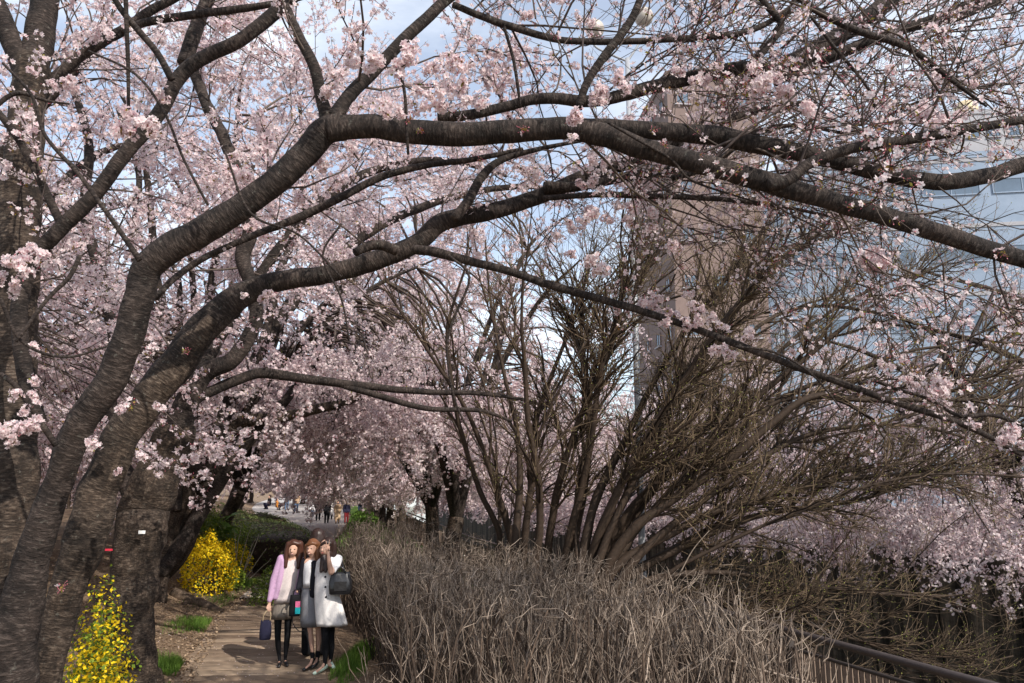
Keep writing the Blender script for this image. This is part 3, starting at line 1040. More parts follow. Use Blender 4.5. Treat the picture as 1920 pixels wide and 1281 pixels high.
S_P, S_R = limb(ta, "branch", [(290, 560, 14), (330, 520, 15), (390, 480, 16), (480, 440, 16), (560, 408, 20), (640, 370, 20), (720, 330, 18), (800, 310, 16), (880, 300, 14), (980, 280, 10)], 4.7, 5.3, "bark", 10, 0.1, 0.03)

# drooping thin twigs in front
for px in ([(5, 118, 5), (60, 180, 6), (85, 255, 7), (150, 330, 8), (215, 420, 9), (262, 488, 11)],
           [(165, 95, 4), (255, 140, 5), (310, 215, 5), (345, 300, 5), (390, 385, 5)],
           [(235, -20, 9), (237, 40, 9), (240, 120, 8), (241, 215, 6)],
           [(200, -30, 9), (225, 15, 11), (262, 60, 12), (295, 100, 12), (322, 150, 14)],
           [(640, 420, 5), (605, 480, 4), (640, 560, 4), (655, 640, 3)],
           [(840, 478, 5), (880, 520, 5), (850, 600, 5), (838, 660, 4), (856, 760, 4), (905, 850, 3)],
           [(1140, 230, 6), (1200, 265, 6), (1260, 300, 6), (1300, 340, 5), (1420, 380, 3)],
           [(740, 100, 6), (758, 170, 6), (762, 240, 6), (765, 290, 5)],
           [(945, 50, 6), (962, 110, 6), (972, 170, 6), (975, 200, 4)],
           [(1520, 30, 6), (1565, 90, 7), (1600, 130, 6), (1630, 170, 5), (1640, 200, 3)],
           [(420, 280, 4), (470, 400, 5), (560, 440, 4), (640, 520, 4)],
           [(1380, 650, 5), (1450, 660, 5), (1520, 700, 4), (1580, 770, 3)],
           [(0, 560, 8), (40, 640, 6), (120, 670, 5), (200, 650, 4)],
           [(30, 640, 7), (90, 560, 8), (130, 520, 9), (150, 480, 9)]):
    limb(ta, "twig", px, 3.85, 4.0, "bark", 6, 0.0, 0.04)

# left edge trunk and its rising limb: the neighbouring tree
tl = thing("cherry_tree", "dark upright cherry trunk at the very edge behind the twin trunked tree", "tree", tuple(at(20, 1281, 5.2) * [1, 1, 0] + [0, 0, 0.5]))
limb(tl, "trunk", [(-10, 1500, 190), (0, 1281, 165), (10, 1120, 150), (15, 980, 130), (20, 850, 118), (24, 700, 104), (28, 560, 98), (32, 440, 92), (42, 320, 84), (52, 200, 76), (64, 110, 70)], 5.2, 5.4, "bark_old", 22, 0.12, 0.035)
L1_P, L1_R = limb(tl, "limb", [(58, 170, 66), (72, 70, 64), (90, -20, 58), (110, -140, 44), (140, -280, 24)], 5.4, 5.6, "bark", 18, 0.1, 0.035)
L2_P, L2_R = limb(tl, "limb", [(52, 190, 50), (38, 118, 46), (15, 62, 44), (-10, 0, 40), (-40, -90, 30)], 5.4, 5.3, "bark", 16, 0.1, 0.035)
L3_P, L3_R = limb(tl, "limb", [(70, 790, 40), (48, 700, 36), (36, 610, 36), (44, 532, 38), (76, 470, 36), (115, 428, 36), (180, 362, 34), (232, 292, 34), (300, 212, 34), (332, 150, 34), (382, 108, 33), (450, 75, 33), (515, 25, 32), (560, -15, 28), (640, -90, 20)], 4.75, 4.9, "bark", 18, 0.1, 0.03)
L4_P, L4_R = limb(tl, "branch", [(118, 425, 22), (98, 385, 20), (70, 325, 19), (38, 268, 18), (8, 224, 17), (-40, 170, 12)], 4.8, 4.6, "bark", 12, 0.1, 0.03)
L5_P, L5_R = limb(tl, "limb", [(62, 200, 26), (115, 135, 26), (170, 92, 25), (232, 55, 24), (285, 20, 22), (335, -8, 20), (400, -50, 14)], 5.5, 5.7, "bark", 12, 0.1, 0.03)
L6_P, L6_R = limb(tl, "limb", [(225, 60, 18), (275, 42, 19), (370, 27, 19), (440, 18, 18), (540, 2, 14), (620, -24, 10), (700, -60, 5)], 5.6, 5.5, "bark", 12, 0.1, 0.03)
L7_P, L7_R = limb(tl, "limb", [(345, 120, 36), (358, 80, 34), (372, 40, 32), (395, -10, 30), (430, -90, 22)], 6.4, 6.5, "bark", 12, 0.1, 0.03)
limb(tl, "branch", [(-20, 210, 8), (30, 175, 9), (90, 190, 6), (130, 195, 4)], 4.7, 4.8, "bark", 8, 0.05, 0.03)
limb(tl, "branch", [(0, 700, 9), (35, 730, 10), (75, 790, 12), (105, 835, 12)], 4.0, 4.1, "bark", 8, 0.05, 0.03)

# blossom of those two trees: behind and above the limbs
for root, lst in ((ta, [(U_P, U_R, 3, NEAR), (K_P, K_R, 6, NEAR), (K2_P, K2_R, 6, NEAR), (S_P, S_R, 8, NEAR), (W_P, W_R, 6, NEAR), (W2_P, W2_R, 4, NEAR), (W3_P, W3_R, 4, NEAR)]),
                  (tl, [(L1_P, L1_R, 4, NEAR), (L2_P, L2_R, 3, NEAR), (L3_P, L3_R, 7, NEAR), (L4_P, L4_R, 3, NEAR), (L5_P, L5_R, 7, MIDS), (L6_P, L6_R, 6, MIDS), (L7_P, L7_R, 6, MIDS)])):
    mb = MB()
    tot = 0
    for P, R, n, kinds in lst:
        tot += sprout(root, P, R, n, kinds, ln=(0.35, 1.1), side=0.8, up=0.45, depth_bias=0.75, mb=mb, twigs_on=3, rad=0.008, sc=(0.75, 1.1))
    if root is ta:
        for P, R, n in ((R_P[len(R_P) // 5:], R_R[len(R_P) // 5:], 12), (R2_P, R2_R, 14), (R3_P, R3_R, 14), (T_P, T_R, 22), (T2_P, T2_R, 16), (T3_P, T3_R, 12), (T4_P, T4_R, 14), (V_P, V_R, 9), (T5_P, T5_R, 9), (T6_P, T6_R, 12), (T7_P, T7_R, 12), (T8_P, T8_R, 18), (W3_P, W3_R, 10), (W_P[int(len(W_P) * 0.7):], W_R[int(len(W_R) * 0.7):], 12)):
            tot += sprout(root, P, R, n, THIN, ln=(0.5, 1.5), side=0.75, up=0.3, along=0.9, depth_bias=0.35, mb=mb, twigs_on=3, rad=0.0065, sc=(0.7, 1.2))
    mb.build("branch", M["twig"], root, kind="stuff")

# single clusters in front, where the photograph has them
CL = [(405, 48, 4.0, 1.1), (255, 228, 3.9, 1.3), (235, 240, 3.95, 1.1), (280, 250, 3.9, 1.0), (290, 180, 4.1, 1.0), (130, 158, 4.0, 1.0), (110, 150, 4.0, 0.9), (70, 145, 4.0, 0.8), (200, 62, 4.5, 0.9),
      (715, 105, 3.7, 1.2), (750, 112, 3.65, 1.25), (785, 120, 3.7, 1.0), (800, 150, 3.7, 1.0), (855, 105, 3.6, 1.1), (885, 108, 3.6, 1.0), (720, 205, 3.6, 1.2), (735, 225, 3.6, 1.0), (790, 195, 3.7, 1.2), (835, 190, 3.7, 1.1), (860, 185, 3.7, 1.1), (885, 195, 3.7, 1.0), (670, 65, 3.9, 0.9),
      (655, 110, 3.9, 1.1), (640, 150, 3.9, 1.0), (620, 170, 3.9, 0.9), (1078, 230, 3.6, 1.1), (1082, 252, 3.6, 0.8), (1135, 165, 3.9, 1.2), (1160, 160, 3.9, 1.0), (1110, 190, 3.9, 0.9), (1100, 488, 4.7, 1.3), (1085, 480, 4.7, 1.0), (1120, 492, 4.7, 1.0),
      (1190, 566, 4.8, 1.2), (1160, 575, 4.8, 0.8), (1262, 578, 4.7, 1.1), (1285, 590, 4.7, 1.1), (1310, 575, 4.7, 0.9), (1335, 600, 4.7, 0.9), (1240, 570, 4.7, 0.9), (1320, 545, 4.8, 0.8), (1366, 652, 4.6, 1.1), (1410, 628, 4.6, 0.9), (1400, 640, 4.6, 0.6), (1478, 660, 4.6, 0.6),
      (1640, 490, 4.2, 1.5), (1655, 500, 4.2, 1.2), (1625, 482, 4.2, 1.0), (1662, 690, 4.5, 0.9), (1710, 720, 4.5, 0.9), (1745, 740, 4.5, 1.2), (1770, 755, 4.5, 1.1), (1780, 740, 4.5, 0.9), (1830, 805, 4.4, 0.8), (1880, 810, 4.4, 1.0), (1905, 820, 4.4, 0.9),
      (1430, 135, 3.9, 1.3), (1420, 160, 3.9, 1.2), (1440, 175, 3.9, 1.0), (1480, 175, 3.9, 1.1), (1510, 185, 3.9, 1.1), (1725, 212, 3.8, 1.4), (1740, 225, 3.8, 1.1), (1780, 232, 3.8, 1.1), (1800, 230, 3.8, 0.9), (1350, 128, 4.2, 0.9), (1290, 140, 4.2, 1.0), (1680, 130, 3.9, 0.8),
      (35, 490, 4.0, 1.3), (15, 500, 4.0, 1.2), (60, 470, 4.0, 1.2), (20, 530, 4.0, 0.9), (70, 640, 4.0, 0.8), (50, 735, 3.9, 0.9), (75, 715, 3.9, 0.8), (30, 810, 3.9, 1.2), (60, 815, 3.9, 0.9), (10, 820, 3.9, 1.0), (45, 780, 3.9, 0.9), (280, 765, 4.1, 0.7), (225, 750, 4.1, 0.8), (185, 820, 4.1, 0.9),
      (285, 675, 4.2, 0.8), (500, 540, 4.6, 1.0), (470, 562, 4.6, 0.6), (265, 855, 4.2, 0.8), (215, 885, 4.2, 0.7), (300, 870, 4.3, 0.5), (1000, 330, 4.6, 1.2), (1120, 300, 4.6, 1.1), (1090, 345, 4.7, 0.9), (1115, 395, 4.8, 1.4), (1190, 400, 4.8, 1.3), (1215, 420, 4.8, 1.1), (1150, 385, 4.8, 1.1), (1065, 430, 4.9, 1.1), (1270, 475, 4.9, 0.9),
      (600, 300, 4.4, 1.1), (560, 360, 4.5, 1.0), (455, 340, 4.2, 1.2), (430, 310, 4.2, 1.1), (400, 330, 4.2, 1.0), (480, 290, 4.3, 1.1), (905, 620, 5.0, 0.6), (1700, 590, 4.8, 0.4), (1050, 10, 4.3, 1.1), (1090, 40, 4.3, 0.9), (980, 20, 4.3, 0.9), (1500, 30, 4.2, 0.8), (1840, 150, 4.0, 0.8)]
for x, y, Y, s in CL:
    root = tl if x < 330 and y < 700 else ta
    me = POMS[int(rng.integers(len(POMS)))]
    for q in range(2 if s > 0.85 else 1):
        p = at(x + rng.normal(0, 9) * s, y + rng.normal(0, 7) * s, Y + rng.normal(0, 0.04))
        place_twig(root, POMS[int(rng.integers(len(POMS)))], p, unit(rng.normal(0, 1, 3)), s * rng.uniform(0.65, 0.92))
for x, y, Y in [(1470, 102, 3.9), (1390, 165, 3.9), (1360, 195, 3.9), (1545, 105, 4.0), (1690, 305, 3.8), (1790, 265, 3.8), (1870, 300, 3.8), (1440, 388, 3.8), (1250, 268, 3.8), (1680, 320, 3.9), (1540, 352, 3.8), (1600, 360, 3.8), (1890, 478, 3.7), (1830, 490, 3.7), (1860, 305, 3.8), (1760, 280, 3.9), (1215, 245, 3.9), (1205, 205, 3.9), (1595, 210, 4.0), (895, 300, 4.3), (760, 230, 3.8), (340, 665, 4.2), (240, 770, 4.1), (105, 1110, 4.1), (1230, 560, 4.8), (1600, 395, 3.7), (990, 250, 3.9), (780, 245, 3.9)]:
    place_twig(ta, BUDS[int(rng.integers(len(BUDS)))], at(x, y, Y), unit(rng.normal(0, 1, 3)), rng.uniform(0.8, 1.3))

# ------------------------------------------------------------------ second and third tree on the earth bank
b0 = on_level(247, 1242, 0.3)
tb = thing("cherry_tree", "thick rough cherry trunk with a white tag and surface roots beside the yellow shrub", "tree", tuple(b0))
BY = b0[1]
limb(tb, "trunk", [(238, 1300, 150), (242, 1255, 116), (246, 1210, 96), (250, 1150, 88), (254, 1080, 92), (262, 1000, 98), (285, 920, 96), (315, 850, 86), (335, 800, 76)], BY, BY, "bark_old", 22, 0.16, 0.045)
B1 = limb(tb, "limb", [(300, 890, 70), (335, 800, 66), (352, 750, 56), (385, 700, 46), (430, 680, 40), (462, 640, 37), (480, 590, 34), (470, 530, 34), (455, 480, 36), (470, 430, 34), (455, 360, 30), (420, 260, 28), (385, 190, 26), (360, 110, 24), (375, 30, 20), (400, -60, 12)], BY, BY + 0.4, "bark", 14, 0.12, 0.05)
B2 = limb(tb, "limb", [(325, 820, 40), (360, 755, 30), (400, 732, 27), (440, 715, 26), (490, 700, 25), (570, 710, 22), (680, 724, 19), (800, 735, 15), (900, 738, 11), (1000, 752, 6)], BY, BY + 1.2, "bark", 12, 0.12, 0.05)
B2b = limb(tb, "branch", [(640, 722, 12), (720, 745, 12), (800, 766, 10), (900, 770, 8), (960, 790, 5)], BY + 0.6, BY + 1.0, "bark", 8, 0.1, 0.05)
B3 = limb(tb, "limb", [(270, 960, 60), (225, 870, 44), (205, 760, 36), (215, 640, 30), (190, 520, 26), (160, 400, 24), (165, 260, 20), (120, 120, 14)], BY, BY + 0.6, "bark", 12, 0.12, 0.05)
B4 = limb(tb, "limb", [(345, 770, 40), (420, 620, 30), (520, 470, 26), (600, 380, 24), (700, 320, 20), (830, 300, 14), (950, 330, 8)], BY, BY + 1.6, "bark", 12, 0.12, 0.05)
for px in ([(262, 1235, 26), (290, 1238, 22), (315, 1252, 16), (335, 1275, 8)], [(250, 1240, 24), (268, 1262, 20), (280, 1285, 14)], [(232, 1240, 22), (205, 1252, 18), (180, 1262, 10)], [(270, 1228, 18), (300, 1226, 14), (330, 1236, 9), (352, 1250, 5)]):
    P, R = traced(px, BY, BY, 0.04)
    for i in range(len(P)):
        P[i] = on_level(*[px[0][0], px[0][1]], 0.3) if False else P[i]
    P[:, 2] = ground_z(P[:, 0], P[:, 1]) + R * 0.25
    P[:, 1] -= np.linspace(0, 0.5, len(P)) * (1 if px[-1][1] > 1250 else -0.2)
    P[:, 2] = ground_z(P[:, 0], P[:, 1]) + R * 0.25
    MB().tubes(P, R * 0.8, 8, rough=0.15).build("root", M["root"], tb)
M["tag_white"] = mat_plain("white tag", (0.72, 0.72, 0.70), 0.5, var=0.03)
M["ribbon_red"] = mat_plain("red ribbon", (0.55, 0.03, 0.06), 0.6)
tp = at(266, 998, BY - 0.36)
MB().box(tp, [0.072, 0.006, 0.036], rz=0.2).build("name_tag", M["tag_white"], tb, False, label="small white tag fixed to the trunk")
rp = at(203, 1031, BY - 0.2)
MB().box(rp, [0.11, 0.008, 0.022], rz=0.1).build("ribbon", M["ribbon_red"], tb, False, label="thin red ribbon")

c0 = on_level(300, 1105, 0.45)
CY = c0[1]
tc = thing("cherry_tree", "slim cherry with two leaning stems growing just behind the thick tagged trunk", "tree", tuple(c0))
C1 = limb(tc, "trunk", [(286, 1140, 62), (294, 1090, 50), (308, 1030, 42), (332, 960, 38), (362, 895, 36), (402, 840, 38), (445, 795, 33), (520, 784, 26), (600, 766, 24), (680, 742, 19), (770, 690, 14), (850, 640, 9)], CY, CY + 0.8, "bark_old", 14, 0.14, 0.05)
C2 = limb(tc, "limb", [(300, 1075, 36), (350, 1004, 38), (400, 922, 34), (440, 862, 31), (480, 812, 27), (540, 745, 22), (600, 660, 19), (640, 560, 16), (690, 470, 12)], CY, CY + 1.2, "bark", 12, 0.14, 0.05)
C3 = limb(tc, "limb", [(396, 850, 30), (430, 745, 26), (470, 690, 25), (500, 620, 22), (520, 520, 20), (560, 420, 16), (570, 300, 12), (560, 180, 8)], CY, CY + 0.6, "bark", 12, 0.14, 0.05)
C5 = limb(tc, "limb", [(372, 900, 36), (440, 745, 30), (520, 610, 28), (610, 500, 25), (720, 420, 22), (850, 370, 18), (980, 350, 13), (1100, 370, 7)], CY + 0.1, CY + 1.5, "bark", 12, 0.14, 0.05)
C4 = limb(tc, "limb", [(332, 960, 26), (330, 850, 26), (300, 720, 24), (290, 600, 20), (250, 470, 18), (260, 330, 14), (220, 200, 10)], CY, CY + 0.5, "bark", 12, 0.14, 0.05)

for root, lst, n, kinds in ((tb, (B1, B3, B4, B1), 22, MIDS), (tc, (C2, C3, C4, C5, C5), 14, MIDS)):
    mb = MB()
    for P, R in lst:
        sprout(root, P, R, n, kinds, ln=(0.5, 1.9), side=0.9, up=0.35, along=0.3, depth_bias=0.5, mb=mb, twigs_on=3, rad=0.011, t0=0.30, sc=(0.85, 1.3), keep=lambda p: p[2] > 3.9)
    mb.build("branch", M["twig"], root, kind="stuff")


# ------------------------------------------------------------------ the rows of cherry trees further on
def cherry(base, h, rad, nl, ntw, kinds, label, group, lean=(0, 0), droop=0.0, sc=(0.9, 1.3), trunk_r=0.2, zlow=1.9, clear=None):
    base = np.array(base, float)
    root = thing("cherry_tree", label, "tree", tuple(base), group)
    th = min(rng.uniform(1.5, 2.1), h * 0.4)
    top = base + [lean[0] * 0.5, lean[1] * 0.5, th]
    tp, tr = spline([base - [0, 0, 0.15], base + [0.0, 0, 0.18], (base + top) / 2 + rng.normal(0, 0.08, 3), top], [trunk_r * 1.7, trunk_r * 1.15, trunk_r, trunk_r * 0.92], 0.12)
    MB().tubes(tp, tr[:, 0], 12, rough=0.12).build("trunk", M["bark_old"], root)
    anchors, adir = [], []
    a0 = rng.uniform(0, 6.28)
    for i in range(nl):
        a = a0 + i * 2 * math.pi / nl + rng.normal(0, 0.25)
        out = np.array([math.cos(a), math.sin(a), 0])
        reach = rad * rng.uniform(0.6, 0.95)
        rise = (h - th) * rng.uniform(0.45, 0.9)
        e = top + out * reach + np.array([lean[0], lean[1], rise])
        m1 = top + out * reach * 0.28 + np.array([lean[0] * 0.2, lean[1] * 0.2, rise * 0.45]) + rng.normal(0, 0.12, 3)
        m2 = top + out * reach * 0.65 + np.array([lean[0] * 0.6, lean[1] * 0.6, rise * 0.85]) + rng.normal(0, 0.15, 3)
        lp, lr = spline([top - [0, 0, 0.12], m1, m2, e], [trunk_r * 0.62, trunk_r * 0.45, trunk_r * 0.27, trunk_r * 0.1], 0.22)
        MB().tubes(lp, lr[:, 0], 7).build("limb", M["bark"], root)
        k0 = int(len(lp) * 0.25)
        anchors.append(lp[k0:])
        adir.append(unit(np.gradient(lp, axis=0))[k0:])
    anchors, adir = np.concatenate(anchors), np.concatenate(adir)
    # twigs through an umbrella shaped volume, each joined to its nearest limb by a thin branch
    cen = top + [lean[0] * 0.7, lean[1] * 0.7, 0]
    d = rand_dirs(ntw)
    d[:, 2] = np.where(d[:, 2] < 0, d[:, 2] * (0.35 + droop), d[:, 2])
    rr = rng.uniform(0.35, 1.0, ntw) ** 0.6
    tgt = cen + d * rr[:, None] * np.array([rad, rad, h - th]) + [0, 0, 0.25]
    low = base[2] + zlow
    tgt[:, 2] = np.where(tgt[:, 2] < low, low + rng.uniform(0, 0.5, ntw), tgt[:, 2])
    if clear is not None:
        tgt = tgt[clear(tgt)]
        ntw = len(tgt)
    dist = ((tgt[:, None, :] - anchors[None]) ** 2).sum(-1)
    j = np.argmin(dist + rng.uniform(0, 0.6, dist.shape), axis=1)
    s = anchors[j]
    ln = np.linalg.norm(tgt - s, axis=1, keepdims=True)
    bend = adir[j] * ln * 0.16 + rng.normal(0, 0.05, tgt.shape) * ln + [0, 0, 0.05]
    P = curve_batch(s, tgt, 6, bend, 0.02)
    R = np.linspace(1, 0.35, 6)[None] * (np.clip(0.008 + 0.008 * ln, 0.008, 0.03) if base[1] > 12 else np.clip(0.005 + 0.004 * ln, 0.005, 0.014))
    MB().tubes(P, R, 4, cap=False).build("branch", M["twig"], root, kind="stuff")
    e = unit(P[:, -1] - P[:, -2])
    outw = unit((tgt - cen) * [1, 1, 0.4])
    for i in range(ntw):
        dd = unit(e[i] * 0.6 + outw[i] * 0.7 + rng.normal(0, 0.45, 3) + [0, 0, -droop * 0.7])
        place_twig(root, kinds[int(rng.integers(len(kinds)))], tgt[i], dd, rng.uniform(*sc))
    return root


g1, g2, g3, g4 = "cherry trees along the earth bank", "cherry trees along the canal railing", "cherry trees on the far canal bank", "cherry trees higher on the bank"
ORD = ["first", "second", "third", "fourth", "fifth", "sixth", "seventh", "eighth", "ninth", "tenth", "eleventh", "twelfth"]
for i, Y in enumerate([14.8, 18.4, 22, 34.0, 40, 47, 54, 62, 71]):
    x = float(path_left(Y)) - rng.uniform(1.2, 2.0)
    near_ = Y < 21
    cherry((x, Y, float(ground_z(x, Y))), rng.uniform(9.6, 10.6) if Y < 23 else rng.uniform(7.8, 8.8), rng.uniform(4.4, 5.2), 7, 250 if near_ else (200 if Y < 45 else 90), FARS if near_ else (FARS if Y < 32 else FAR2),
           "%s cherry tree beyond the slim leaning one in the row on the earth bank" % ORD[i], g1, lean=(1.6 if Y < 17 else 1.2, 0), sc=(0.9, 1.25) if Y < 45 else (1.0, 1.5), trunk_r=0.19, zlow=3.5 if Y < 33 else 3.3)
for i, (x, Y) in enumerate([(-7.3, 8.3), (-9.6, 11.0), (-11.0, 13.5), (-12.5, 18), (-14.5, 23), (-17, 29), (-20.5, 36), (-25, 45), (-31, 56)]):
    cherry((x, Y, float(ground_z(x, Y))), rng.uniform(7.4, 8.8), rng.uniform(4.2, 4.8), 6, 280 if Y < 12 else (230 if Y < 20 else 150), MIDS if Y < 12 else (FARS if Y < 30 else FAR2),
           "%s tall cherry tree high on the bank behind the front row, counted from the camera" % ORD[i], g4, trunk_r=0.2, zlow=1.7, sc=(0.95, 1.35))
for i, Y in enumerate([18.6, 22.0, 33, 39, 45, 52, 60, 69, 80]):
    x = float(rail_x(Y)) - 1.2
    cherry((x, Y, -0.25), rng.uniform(10.4, 11.2) if Y < 24 else rng.uniform(8.6, 9.8) if Y < 36 else rng.uniform(6.4, 7.4), rng.uniform(3.9, 4.7), 7, 250 if Y < 24 else 220 if Y < 42 else 100, FARS if Y < 32 else FAR2,
           "%s dark trunked cherry tree along the canal railing beyond the bare tree" % ORD[i], g2, trunk_r=0.2, zlow=3.4 if Y < 30 else 3.0, sc=(0.95, 1.35), droop=0.15)
for i, Y in enumerate([13.5, 17.5, 21.5, 26, 31, 36.5, 43, 50, 58, 68]):
    x = float(far_x(Y)) + 1.6
    cherry((x, Y, 0.6), rng.uniform(5.0, 6.0), rng.uniform(4.2, 5.0), 6, 190 if Y < 30 else 130, FARS if Y < 32 else FAR2,
           "%s cherry tree on the far bank hanging over the canal wall, counted from the camera" % ORD[i], g3, lean=(-1.6, -0.3), trunk_r=0.2, zlow=0.85, sc=(0.9, 1.3), droop=0.6)
for i, (x, Y) in enumerate([(-56, 92), (-48, 98), (-40, 92), (-32, 96), (-24, 90), (-16, 94), (-8, 92), (0, 96), (8, 98), (17, 94)]):
    cherry((x, Y, 0.3), rng.uniform(7.5, 9), 5.5, 6, 120, FAR2, "%s distant cherry tree across the far end of the path, counted from the earth bank" % ORD[i], "cherry trees at the far end of the path", trunk_r=0.25, zlow=3.6, sc=(1.5, 2.1))

# no tree keeps more than 300 twigs of a kind: the ones outside the picture go first
for root in [o for o in list(bpy.data.objects) if o.name.startswith("cherry_tree") and o.parent is None]:
    for kind_ in ("blossom_twig", "budding_twig"):
        ch = [c for c in root.children if c.name.split(".")[0] == kind_]
        if len(ch) <= 298:
            continue
        def off(c):
            p = np.array(c.location) + np.array(root.location) - EYE
            dz = p[1] * _cp + p[2] * _sp
            u = W_PX / 2 + F_PX * p[0] / dz
            v = H_PX / 2 - F_PX * (p[2] * _cp - p[1] * _sp) / dz
            return max(0, -u, u - W_PX, -v, v - H_PX) + random.random() * 40
        for c in sorted(ch, key=off)[298:]:
            bpy.data.objects.remove(c)
# ------------------------------------------------------------------ the wide bare tree behind the hedge
TY = 11.0
sb = thing("bare_tree", "wide many stemmed bare tree with budding twigs spreading like a fan behind the hedge", "tree", (0.6, TY, -0.1))
stems = [
    [(930, 1130, 22), (938, 1010, 18), (900, 920, 15), (862, 800, 12), (845, 700, 10), (838, 620, 8), (860, 540, 6), (880, 480, 3)],
    [(945, 1130, 26), (958, 1020, 22), (925, 900, 16), (880, 780, 12), (830, 700, 9), (770, 610, 6), (720, 540, 4)],
    [(955, 1130, 30), (968, 1000, 26), (975, 900, 20), (968, 800, 14), (945, 700, 10), (925, 600, 8), (915, 520, 5), (910, 450, 3)],
    [(975, 1130, 26), (985, 1000, 24), (1000, 880, 18), (1008, 780, 14), (1040, 690, 11), (1075, 600, 8), (1100, 520, 6), (1120, 450, 3)],
    [(990, 1130, 30), (1010, 1010, 26), (1010, 900, 20), (990, 790, 15), (985, 700, 12), (978, 600, 8), (985, 500, 5), (1000, 440, 3)],
    [(1020, 1130, 30), (1030, 1010, 26), (1050, 900, 22), (1085, 790, 16), (1140, 660, 12), (1185, 560, 9), (1230, 480, 6), (1280, 410, 3)],
    [(1050, 1130, 34), (1065, 1020, 30), (1090, 920, 24), (1110, 820, 19), (1125, 700, 14), (1160, 580, 10), (1190, 500, 8), (1230, 420, 4)],
    [(1080, 1130, 40), (1095, 1030, 36), (1120, 930, 30), (1170, 830, 22), (1230, 710, 16), (1300, 600, 12), (1380, 500, 9), (1450, 400, 5)],
    [(1090, 1130, 40), (1110, 1040, 36), (1150, 940, 30), (1200, 840, 24), (1270, 730, 18), (1360, 600, 14), (1450, 500, 11), (1560, 440, 8), (1680, 400, 4)],
    [(1100, 1130, 44), (1130, 1050, 40), (1180, 960, 34), (1240, 900, 28), (1300, 850, 25), (1400, 760, 20), (1500, 680, 15), (1600, 600, 10), (1720, 520, 6), (1800, 480, 3)],
    [(1110, 1140, 46), (1140, 1060, 42), (1190, 990, 36), (1270, 930, 32), (1370, 860, 28), (1440, 800, 24), (1520, 745, 20), (1620, 750, 15), (1740, 750, 13), (1860, 745, 10), (1960, 700, 6)],
    [(1115, 1140, 40), (1160, 1060, 34), (1240, 1010, 28), (1340, 960, 22), (1460, 925, 16), (1570, 900, 12), (1680, 890, 9), (1800, 880, 6), (1900, 860, 3)],
    [(1120, 1150, 40), (1180, 1080, 34), (1270, 1030, 28), (1380, 980, 20), (1480, 955, 14), (1600, 940, 11), (1700, 910, 8), (1830, 880, 5)],
    [(1130, 1150, 34), (1200, 1095, 26), (1300, 1075, 18), (1400, 1078, 13), (1520, 1100, 10), (1640, 1112, 7), (1760, 1118, 5), (1850, 1110, 3)],
    [(1130, 1160, 30), (1230, 1110, 22), (1340, 1120, 15), (1450, 1150, 11), (1560, 1185, 8), (1680, 1225, 5), (1800, 1250, 4), (1900, 1230, 3)],
    [(1120, 1160, 30), (1230, 1130, 20), (1330, 1135, 14), (1440, 1175, 10), (1530, 1225, 7), (1640, 1260, 5), (1740, 1275, 3)],
    [(1060, 1120, 34), (1080, 1000, 30), (1100, 880, 22), (1105, 760, 14), (1090, 640, 10), (1095, 540, 7), (1110, 470, 3)],
    [(1120, 1130, 30), (1160, 1020, 26), (1260, 860, 18), (1330, 700, 13), (1370, 660, 12), (1440, 600, 10), (1520, 575, 9), (1640, 585, 8), (1760, 620, 7), (1860, 640, 5), (1940, 650, 3)],
    [(1110, 1130, 30), (1150, 1020, 26), (1230, 900, 20), (1330, 790, 15), (1430, 690, 12), (1520, 610, 9), (1640, 540, 7), (1760, 500, 4)],
    [(1100, 1120, 28), (1150, 980, 24), (1250, 780, 16), (1310, 680, 12), (1400, 560, 9), (1480, 470, 7), (1580, 400, 4)],
    [(1130, 1140, 30), (1200, 1040, 26), (1330, 930, 18), (1480, 830, 14), (1600, 800, 10), (1720, 800, 8), (1850, 830, 5), (1940, 850, 3)],
    [(1120, 1140, 28), (1190, 1000, 22), (1330, 850, 16), (1470, 745, 13), (1590, 700, 10), (1700, 660, 8), (1800, 640, 6), (1930, 580, 3)],
]
allP, allR, allA = [], [], []
tw = MB()
for k, px in enumerate(stems):
    dy = rng.uniform(-0.35, 0.5)
    spread = rng.normal(0, 0.9)
    P, R = traced(px, TY + dy, TY + dy + spread, 0.10)
    R = R * np.interp(R, [0.0, 0.03, 0.2], [1.0, 0.74, 0.36])
    MB().tubes(P, R, 9, ref=(0, 1, 0), rough=0.22).build("stem", M["shrub_bark"], sb)
    allP.append(P)
    allR.append(R)
# more stems, grown between the traced ones
for k in range(5):
    i = int(rng.choice([q for q in range(len(stems)) if q not in (13, 14, 15)]))
    P, R = allP[i].copy(), allR[i] * rng.uniform(0.35, 0.6)
    t = np.linspace(0, 1, len(P))[:, None]
    P = P + t * rng.normal(0, 1.0, 3) * [0.8, 1.9, 0.7] + rng.normal(0, 0.25, 3) * [1, 1.0, 0]
    P = P[: int(len(P) * rng.uniform(0.75, 1.0))]
    MB().tubes(P, R[: len(P)], 6, ref=(0, 1, 0)).build("stem", M["shrub_bark"], sb)
    allP.append(P)
    allR.append(R[: len(P)])


